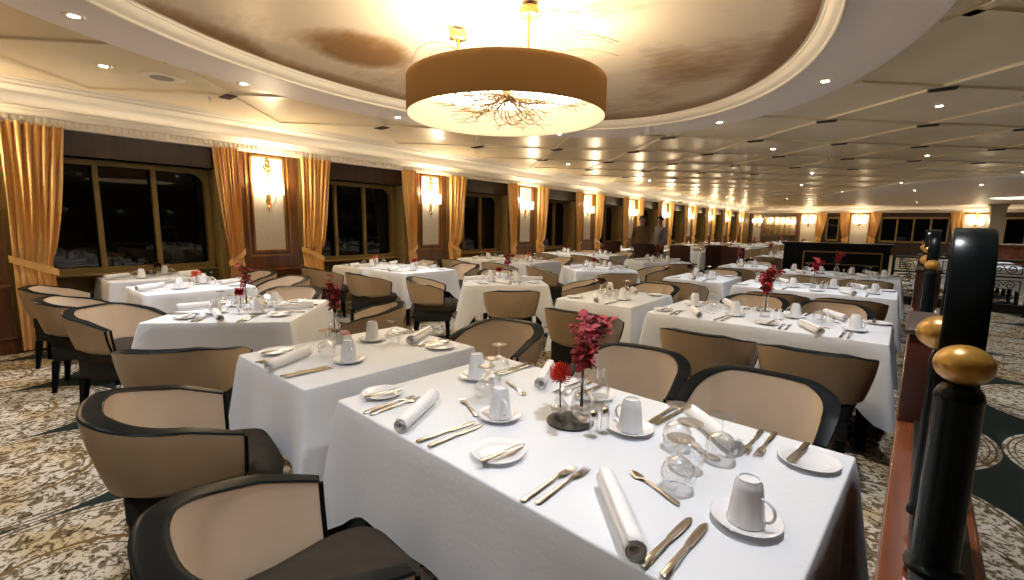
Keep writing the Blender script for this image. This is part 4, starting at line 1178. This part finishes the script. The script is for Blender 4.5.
def layout():
    # ---- long tables beside the partition (four places)
    build_table('long', 1.56, 0.90); build_cloth('long', 1.57, 0.91, 0.40, 1, 0.30)
    build_table('two', 0.76, 0.98); build_cloth('two', 0.77, 0.99, 0.37, 2, 0.40)
    build_table('square', 0.98, 0.98); build_cloth('square', 0.99, 0.99, 0.32, 3, 0.55, 0.13)
    build_table('window', 0.84, 0.96); build_cloth('window', 0.85, 0.97, 0.32, 4, 0.5, 0.085)
    LT = [(-0.822, 1.345, -4.5), (-0.69, 4.10, -1.5), (-0.62, 6.55, -1), (-0.55, 8.85, -1.5)]
    fl = ['', 'red', 'far+sugar_white', 'far']
    for i, (cx, cy, a) in enumerate(LT):
        th = radians(a); tn = 'the nearest long table' if i == 0 else '%s long table along the partition' % ORD[i]
        table('long', cx, cy, th, tn)
        lev = 2 if i < 2 else 1
        for sx, sn in ((-1, 'window-side'), (1, 'aisle-side')):
            for sy, yn in ((1, 'front'), (-1, 'back')):
                # sy = 1: diner on the camera side looks +y
                px, py = W(sx*0.39, 0, cx, cy, th)
                adj = None
                if i == 0 and sx > 0 and sy > 0: adj = {'plate': (-.09, -.02, 0), 'butter_knife': (-.09, -.02, 0), 'fork': (.015, 0, 0), 'spoon': (.05, -.01, 0), 'saucer': (.05, -.02, 0), 'cup': (.05, -.02, 0), 'napkin': (.06, -.01, 14), 'glass': None}
                elif i == 0 and sx < 0 and sy > 0: adj = {'spoon': None, 'saucer': (-.015, .0, 0), 'cup': (-.015, 0, 0)}
                elif i == 0 and sx > 0: adj = {'napkin': (.02, .05, 20), 'plate': (.02, 0, 0), 'butter_knife': (.02, 0, 0), 'fork': (.04, -.01, 0), 'glass': None}
                place(px, py, th + (0 if sy > 0 else pi), 0.455, '%s %s place' % (yn, sn), tn, lev, jitter=0.006, adj=adj)
        if i > 0: centre(cx, cy, th, tn, fl[i], 2 if i < 2 else 1)
    # the nearest table's own centrepiece
    tn = 'on the nearest long table'
    put('tray', -0.820, 1.378, ZT, 0, 'round black slate coaster', tn, 'coaster', 'coasters')
    zt = ZT + 0.0082
    put('bud_vase', -0.868, 1.378, zt, 0, 'round bud vase of the red pincushion', tn, 'vase', 'vases')
    put('pincushion', -0.868, 1.378, zt, 0.4, 'scarlet pincushion flower in the bud vase', tn, 'flowers', 'flowers')
    put('bottle_vase', -0.785, 1.390, zt, 0, 'clear bottle vase of the pink branch', tn, 'vase', 'vases')
    put('br_pink', -0.785, 1.390, zt, 0.9, 'large branch of dusky pink leaves', tn, 'flowers', 'flowers')
    put('bottle_vase', -0.80, 1.56, ZT, 0.3, 'empty clear bottle vase behind the coaster', tn, 'vase', 'vases')
    put('shaker', -0.699, 1.325, ZT, 0, 'salt shaker nearer the camera', tn, 'shaker', 'shakers'); put('shaker', -0.684, 1.376, ZT, 0, 'salt shaker behind the other', tn, 'shaker', 'shakers')
    for x, y, nm in ((-0.372, 1.195, 'nearest the camera'), (-0.385, 1.315, 'second from the camera'), (-0.455, 1.425, 'third from the camera'), (-0.325, 1.43, 'farthest from the camera')):
        put('glass', x, y, ZT, 0, 'upturned wine glass, %s in the aisle-side cluster' % nm, tn, 'glass', 'wine glasses')
    put('glass', -1.36, 1.62, ZT, 0, 'second upturned wine glass by the window-side back setting', tn, 'glass', 'wine glasses')
    put('dessert_fork', -1.185, 1.235, ZT, radians(62), 'dessert fork lying crosswise near the front window-side napkin', tn, 'fork', 'forks')
    # chairs at the long tables
    chair(-1.06, 0.48, -7, 'in front of the nearest long table')
    chair(-0.98, 2.20, 186, 'at the back window-side place of the nearest long table'); chair(-0.37, 2.14, 178, 'at the back aisle-side place of the nearest long table')
    chair(-0.88, 3.26, -2, 'at the front window-side place of second long table'); chair(-0.26, 3.24, 2, 'at the front aisle-side place of second long table')
    chair(-0.94, 4.93, 178, 'at the back window-side place of second long table'); chair(-0.30, 4.93, 182, 'at the back aisle-side place of second long table')
    chair(-0.85, 5.70, 0, 'at the front window-side place of third long table'); chair(-0.21, 5.70, 1, 'at the front aisle-side place of third long table')
    chair(-0.76, 8.02, 0, 'at the front window-side place of fourth long table'); chair(-0.15, 8.02, 0, 'at the front aisle-side place of fourth long table')
    # ---- two-seat tables
    TW = [(-2.20, 1.44, -3, 'wine+sugar_pink'), (-2.05, 4.25, 0, 'dark+sugar_white'), (-1.96, 6.80, 0, 'dark+sugar_white'), (-1.95, 9.45, 0, 'wine'), (-2.1, 13.3, 0, 'far'), (-2.1, 16.2, 0, 'low'), (-2.1, 19.2, 0, 'far'), (-2.1, 22.2, 0, 'low')]
    for i, (cx, cy, a, f) in enumerate(TW):
        th = radians(a); tn = '%s two-seat table beside the long tables' % ORD[i]
        table('two', cx, cy, th, tn); lev = 2 if i < 1 else (1 if i < 3 else 0)
        place(cx, cy, th, 0.495, 'front place', tn, lev, small=True, jitter=.008); place(cx, cy, th+pi, 0.495, 'back place', tn, lev, small=True, jitter=.008)
        centre(cx, cy, th, tn, f, lev, -0.335 if i == 0 else -0.16, 0.02)
        if i == 0:
            chair(-2.10, 0.56, -13, 'in front of first two-seat table'); chair(-1.95, 2.28, 186, 'behind first two-seat table')
        else:
            chair(cx+0.14*(i == 1), cy-0.89, 0, 'in front of %s two-seat table' % ORD[i]); chair(cx, cy+0.89, 180, 'behind %s two-seat table' % ORD[i])
    # ---- square tables set cornerwise
    SQ = [(-3.92, 1.54, 'wine+low+sugar_yellow'), (-3.72, 4.50, 'low+far'), (-3.70, 6.95, 'low+sugar_white'), (-3.65, 9.40, 'far'), (-4.0, 14.2, 'far'), (-4.0, 17.2, 'low'), (-4.0, 20.2, 'far'), (-4.0, 23.2, 'low'), (-4.0, 26.2, 'far')]
    sides = [(45, 'front aisle-side'), (-45, 'front window-side'), (135, 'back aisle-side'), (-135, 'back window-side')]
    for i, (cx, cy, f) in enumerate(SQ):
        tn = '%s cornerwise square table' % ORD[i]
        table('square', cx, cy, radians(45 if i != 1 else 44), tn); lev = 2 if i == 0 else (1 if i < 3 else 0)
        # the way a diner looks: front aisle-side diner looks toward -x +y = +45 degrees
        for face, nm in sides:
            if i >= 4 and 'back' in nm: continue
            place(cx, cy, radians(face), 0.495, nm + ' place', tn, lev, small=True, jitter=.008)
            ddx, ddy = -sin(radians(face)), cos(radians(face)); R = 0.91
            x, y = cx - ddx*R, cy - ddy*R; fa = face
            if i == 0:
                o = {'front aisle-side': (-3.06, 0.86, 49), 'front window-side': (-4.54, 0.87, -58), 'back aisle-side': (-3.27, 2.22, 137), 'back window-side': (-4.60, 2.20, -135)}[nm]; x, y, fa = o
            if i == 1 and nm == 'back aisle-side': x, y, fa = -2.94, 4.96, 122
            if i == 3 and 'back' in nm: continue
            chair(x, y, fa, 'at the %s of %s' % (nm, tn))
        centre(cx, cy, radians(45), tn, f, lev)
    # ---- pairs of tables in the window bays
    rows = [1.72, 4.60, 7.30, 10.35, 13.4, 16.5, 19.7, 22.8]
    fin = ['orange', 'low', 'orange', 'low', 'low', 'far', 'low', 'low']; fout = ['dark', 'orange', 'low', 'low', 'low', 'low', 'low', 'low']
    for i, cy in enumerate(rows):
        xi, xo = (-5.74, -7.06) if i == 0 else ((-5.58, -6.60) if i == 1 else (-5.4, -6.45))
        for x, nm, f in ((xi, 'inner', fin[i]), (xo, 'outer', fout[i])):
            tn = '%s %s table by the windows' % (ORD[i], nm); th = radians(-2 if i == 0 else 0)
            table('window', x, cy, th, tn); lev = 1 if i < 2 else 0
            place(x, cy, th, 0.485, 'front place', tn, lev, small=True, jitter=.008)
            if i < 4: place(x, cy, th+pi, 0.485, 'back place', tn, lev, small=True, jitter=.008)
            centre(x, cy, th, tn, f, lev, 0.0, 0.0)
            if i == 0:
                cx_, cyy, fa = (-5.42, 0.79, -20) if nm == 'inner' else (-6.42, 0.80, -20)
            else: cx_, cyy, fa = (x + (0.15 if nm == 'inner' and i == 1 else 0), cy-0.89, -8 if i == 1 else 0)
            chair(cx_, cyy, fa, 'in front of %s %s window table' % (ORD[i], nm))
            if i < 6: chair(-6.50 if (i == 0 and nm == 'outer') else x + 0.1, cy+0.90, 182 if i else 186, 'behind %s %s window table' % (ORD[i], nm))
    # ---- dark high backed chairs further in
    for i, (x, y, fa) in enumerate(((-6.0, 12.05, 25), (-4.55, 10.85, 20), (-3.5, 10.62, -12), (-3.05, 11.55, 10), (-2.45, 10.75, -8))):
        spawn('dark_chair', (x, y, 0.0008), radians(fa), 'dark brown high-backed chair, %s from the windows' % ORD[i], 'chair', 'dark high-backed chairs')
    # tables on the far side of the balustrade
    for i, (x, y) in enumerate(((1.4, 13.4), (3.3, 13.4), (5.2, 13.4), (1.5, 15.4), (3.4, 15.4), (5.3, 15.4))):
        tn = '%s table beyond the iron balustrade' % ORD[i]
        table('long', x, y, 0, tn)
        place(x-.39, y, 0, 0.455, 'front place', tn, 0); place(x+.39, y, pi, 0.455, 'back place', tn, 0)
        centre(x, y, 0, tn, 'far', 0)

def fixtures():
    build_sconce(); build_fixtures()
    lamps = []
    for q, k in enumerate(BAYS):
        spawn('sconce', (WX+.017, pier_y(k), 1.93), 0, 'lit wall sconce on the %s wooden pier between windows' % ORD[q], 'wall lamp', 'wall sconces')
        lamps.append(('sconce', (WX+.23, pier_y(k), 2.10)))
    lamps += [('sconce', (x, FY-.4, 2.05)) for x in (-3.84, -1.27, 3.63)]
    ring = [(-5.0, 2.07), (-4.93, 3.85), (-3.85, 5.9), (-1.78, 6.4), (-0.56, 5.18), (0.05, 3.2), (-0.25, 1.4), (-1.25, 0.0), (-3.0, -0.2), (-4.3, 0.75)]
    for i, (x, y) in enumerate(ring):
        spawn('downlight', (x, y, CZ-.036), 0, 'small round downlight in the mauve coffer ring, %s clockwise from the window side' % ORD[i], 'downlight', 'downlights in the coffer ring')
        lamps.append(('spot', (x, y, CZ-.06)))
    pan = [(-5.60, 1.14), (0.32, 7.06), (-1.66, 9.24), (0.45, 11.53), (0.59, 15.89), (-1.55, 13.66), (-1.48, 18.35), (-3.63, 16.0), (-5.63, 13.56), (-0.02, 25.08), (-0.29, 22.55), (-1.67, 22.84), (-3.7, 8.1), (-5.69, 9.1), (-5.69, 5.3), (2.3, 9.0), (2.3, 5.1), (2.3, 1.2), (-3.7, 20.0), (-5.69, 18.0), (-3.7, 12.0), (-5.69, 22.4), (-3.7, 25.0), (0.29, -1.2), (-5.69, -1.9), (4.3, 7.0), (4.3, 11.0), (-2.7, -2.6), (4.3, 3.1), (2.3, 13.1), (6.3, 9.0), (6.3, 5.1)]  # rightmost ones are unseen extras, added to brighten that floor and ceiling
    for i, (x, y) in enumerate(sorted(pan, key=lambda q: q[1])):
        spawn('downlight', (x, y, CZ-.001), 0, 'small round downlight in a beige ceiling panel, %s along the room' % ORD[i], 'downlight', 'downlights in the ceiling panels')
        lamps.append(('spot', (x, y, CZ-.03)))
    for i, (x, y) in enumerate(((-2.2, 17.2), (2.32, 15.77), (-1.4, 20.5), (0.2, 17.6), (2.0, 19.0), (4.4, 19.0), (0.6, 20.6), (1.0, 29.5))):
        if ((x-4.6)/7.0)**2 + ((y-26)/10.5)**2 < 1: z = CZ-.036
        else: z = CZ-.001
        spawn('downlight', (x, y, z), 0, 'small round downlight near the second pale soffit, %s from the windows' % ORD[i], 'downlight', 'downlights of the far soffit'); lamps.append(('spot', (x, y, z-.03)))
    rowk = {}
    for j in range(-3, 13):
        for i in range(0, 10):
            if (i + j) % 2: continue
            x, y = NX0 + i*NX, NY0 + j*NY
            if x < -6.6 or in_ell(x, y, EO[0]+.16, EO[1]+.16): continue
            n = rowk.get(j, 0); rowk[j] = n + 1
            spawn('vent', (x, y, CZ-.022), 0, 'dark slotted vent plate where battens cross, row %s, %s from the windows' % (ORD[j+3], ORD[n]), 'vent', 'vent plates on the ceiling battens')
    spawn('speaker', (-5.55, 1.56, CZ-.001), 0, 'round pale ceiling loudspeaker between coffer and window cornice', 'loudspeaker')
    for i, (x, y) in enumerate(((-5.98, 2.11), (0.95, 7.0), (-1.0, 11.0))):
        spawn('sprinkler', (x, y, CZ), 0, 'tiny fire sprinkler head in the ceiling, %s from the windows' % ORD[i], 'sprinkler', 'fire sprinklers')
    return lamps

def person(name_label, x, y, face, jacket, seed, arms):
    """standing figure grown from a skeleton, then dressed by zone"""
    V = []; E = []; RAD = []
    def v(p, r, link=None):
        V.append(p); RAD.append(r)
        if link is not None: E.append((link, len(V)-1))
        return len(V)-1
    pel = v((0, 0, .95), (.155, .11)); sp = v((0, .0, 1.15), (.145, .10), pel); ch = v((0, .0, 1.34), (.175, .115), sp)
    nk = v((0, .0, 1.47), (.06, .06), ch); jaw = v((0, .02, 1.55), (.062, .072), nk); hd = v((0, .015, 1.635), (.075, .092), jaw); v((0, .005, 1.70), (.055, .065), hd)
    for s, (el, wr) in zip((-1, 1), arms):
        sh = v((s*.17, 0, 1.40), (.058, .06), ch); e = v(el, (.045, .047), sh); w = v(wr, (.028, .032), e)
        d = (Vector(wr)-Vector(el)).normalized(); pm_ = v(tuple(Vector(wr)+d*.07), (.018, .034), w)
        for q, (o, L) in enumerate(((-.026, .06), (-.009, .075), (.009, .07), (.026, .055))):
            side = d.cross(Vector((1, 0, 0))).normalized()
            a = Vector(wr)+d*.085+side*o; k = v(tuple(a), (.009, .009), pm_); v(tuple(a+d*L*.6+Vector((0, 0, -.012))), (.008, .008), k)
        side = d.cross(Vector((1, 0, 0))).normalized()
        t = v(tuple(Vector(wr)+d*.035+side*.035), (.011, .011), w); v(tuple(Vector(wr)+d*.075+side*.05), (.009, .009), t)
    for s in (-1, 1):
        hp = v((s*.09, 0, .88), (.088, .09), pel); kn = v((s*.10, .02, .49), (.06, .06), hp); an = v((s*.105, -.01, .09), (.038, .042), kn); v((s*.115, .13, .035), (.04, .03), an)
    me = bpy.data.meshes.new('person'); me.from_pydata(V, E, [])
    tmp = bpy.data.objects.new('person_skeleton', me); COL.objects.link(tmp)
    tmp.modifiers.new('skin', 'SKIN'); sd = tmp.modifiers.new('sub', 'SUBSURF'); sd.levels = 2; sd.render_levels = 2
    for i, r in enumerate(RAD): me.skin_vertices[0].data[i].radius = r
    me.skin_vertices[0].data[0].use_root = True
    dg = bpy.context.evaluated_depsgraph_get(); body = bpy.data.meshes.new_from_object(tmp.evaluated_get(dg))
    bpy.data.objects.remove(tmp)
    body.materials.clear()
    for m in (M['skin'], jacket, M['trousers'], M['black_wood']): body.materials.append(m)
    hands = [Vector(w) for _, w in arms]
    for p in body.polygons:
        c = p.center; p.use_smooth = True
        if c.z > 1.475 or abs(c.x) > .17 and any((c-h).dot((h-Vector(e)).normalized()) > -0.01 and (c-h).length < .25 for (e, _), h in zip(arms, hands)): p.material_index = 0
        elif c.z < .09: p.material_index = 3
        elif c.z < .93 and abs(c.x) < .22: p.material_index = 2
        else: p.material_index = 1
    zmin = min(q.co.z for q in body.vertices)
    root = bpy.data.objects.new('person', body); COL.objects.link(root); root.location = (x, y, -zmin+.001); root.rotation_euler = (0, 0, radians(face))
    tag(root, name_label, 'person', 'people walking through the room')
    h = MB()
    def cap(u, v_):
        a = 2*pi*u; t = v_*1.75
        lift = 1 if sin(a) < 0.35 else max(0.0, 1 - (sin(a)-.35)*1.6)
        t2 = t*(0.45 + 0.55*lift)
        return Vector((.084*sin(t2)*cos(a), .0 + .100*sin(t2)*sin(a) + .005, 1.655 + .098*cos(t2)))
    h.grid(cap, 24, 10, cu=True); h.build('hair', M['hair'], root)
    f = MB(); f.sphere((0, .112, 1.615), .012, .018, .022, 8, 6)
    for s in (-1, 1): f.sphere((s*.083, .01, 1.62), .010, .02, .03, 8, 6)
    f.build('nose_and_ears', M['skin'], root)
    e = MB()
    for s in (-1, 1): e.sphere((s*.030, .098, 1.645), .012, .008, .007, 8, 6)
    e.build('eyes', M['hair'], root)
    MB().sphere((0, .092, 1.568), .024, .012, .006, 10, 6).build('mouth', M['dark_chair'], root)

def lights(lamps, C):
    for kind, p in lamps:
        if kind == 'spot':
            l = bpy.data.lights.new('downlight_beam', 'SPOT'); l.energy = SPOT_W; l.color = (0.95, 0.96, 1.0); l.spot_size = radians(100); l.spot_blend = 1.0; l.shadow_soft_size = 0.045
        else:
            l = bpy.data.lights.new('sconce_glow', 'POINT'); l.energy = SCONCE_W; l.color = (1, 0.77, 0.48); l.shadow_soft_size = 0.06
        o = bpy.data.objects.new(l.name, l); o.location = p; COL.objects.link(o)
    for k in range(6):
        a = k*pi/3 + 0.3
        l = bpy.data.lights.new('chandelier_glow', 'POINT'); l.energy = CHAND_W; l.color = (1, 0.88, 0.70); l.shadow_soft_size = 0.045
        o = bpy.data.objects.new(l.name, l); o.location = (C.x + 0.36*cos(a), C.y + 0.36*sin(a), 2.545); COL.objects.link(o)
    l = bpy.data.lights.new('round_panel_glow', 'AREA'); l.shape = 'DISK'; l.size = 2.0; l.energy = 120; l.color = (1, 0.93, 0.83)
    o = bpy.data.objects.new(l.name, l); o.location = (4.1, 26.6, CZ-.06); COL.objects.link(o)

SPOT_W, SCONCE_W, CHAND_W = 88, 28, 15

def camera():
    f, yaw, pitch, roll = 465.0, radians(38.5), radians(8.0), radians(0.8)
    h = Vector((-sin(yaw), cos(yaw), 0)); r = Vector((cos(yaw), sin(yaw), 0)); u = Vector((0, 0, 1))
    fw = h*cos(pitch) - u*sin(pitch); up = u*cos(pitch) + h*sin(pitch)
    R = r*cos(roll) + up*sin(roll); U = up*cos(roll) - r*sin(roll)
    cam = bpy.data.cameras.new('camera'); o = bpy.data.objects.new('camera', cam); COL.objects.link(o)
    m = Matrix(((R.x, U.x, -fw.x, 0), (R.y, U.y, -fw.y, 0), (R.z, U.z, -fw.z, 1.45), (0, 0, 0, 1)))
    o.matrix_world = m
    cam.sensor_width = 36; cam.sensor_fit = 'HORIZONTAL'; cam.lens = f*36/1024; cam.clip_start = 0.03; cam.clip_end = 200
    scene.camera = o

room(); ceiling(); cornice(); windows(); pier_panels()
curtains(); layout()
lamps = fixtures(); C = chandelier()
railing(); balustrade(); host_cabinet(); far_end()
person('person in a tan jacket with dark hair walking beyond the dark chairs', -5.12, 12.0, 200, M['tan_jacket'], 1, [((-.24, -.02, 1.14), (-.23, .10, .93)), ((.24, -.06, 1.14), (.24, -.02, .90))])
person('person in a blue-grey jacket beside the tan-jacketed person', -4.9, 12.7, 150, M['grey_jacket'], 2, [((-.24, .02, 1.14), (-.24, .14, .96)), ((.24, -.03, 1.14), (.25, .05, .90))])
lights(lamps, C); camera()

w = bpy.data.worlds.new('night'); scene.world = w; w.use_nodes = True
w.node_tree.nodes['Background'].inputs[0].default_value = (0.006, 0.008, 0.012, 1); w.node_tree.nodes['Background'].inputs[1].default_value = 1.0
scene.view_settings.view_transform = 'Standard'; scene.view_settings.look = 'None'; scene.view_settings.gamma = 1; scene.view_settings.use_curve_mapping = False
scene.view_settings.exposure = 0.42
scene.cycles.max_bounces = 10; scene.cycles.diffuse_bounces = 8; scene.cycles.glossy_bounces = 4; scene.cycles.transparent_max_bounces = 24
scene.cycles.sample_clamp_indirect = 6.0
scene.cycles.caustics_reflective = False; scene.cycles.caustics_refractive = False
# prototypes that the layout never placed
for k, o in list(PROTO.items()):
    if k not in USED:
        for c in list(o.children_recursive): bpy.data.objects.remove(c)
        bpy.data.objects.remove(o)
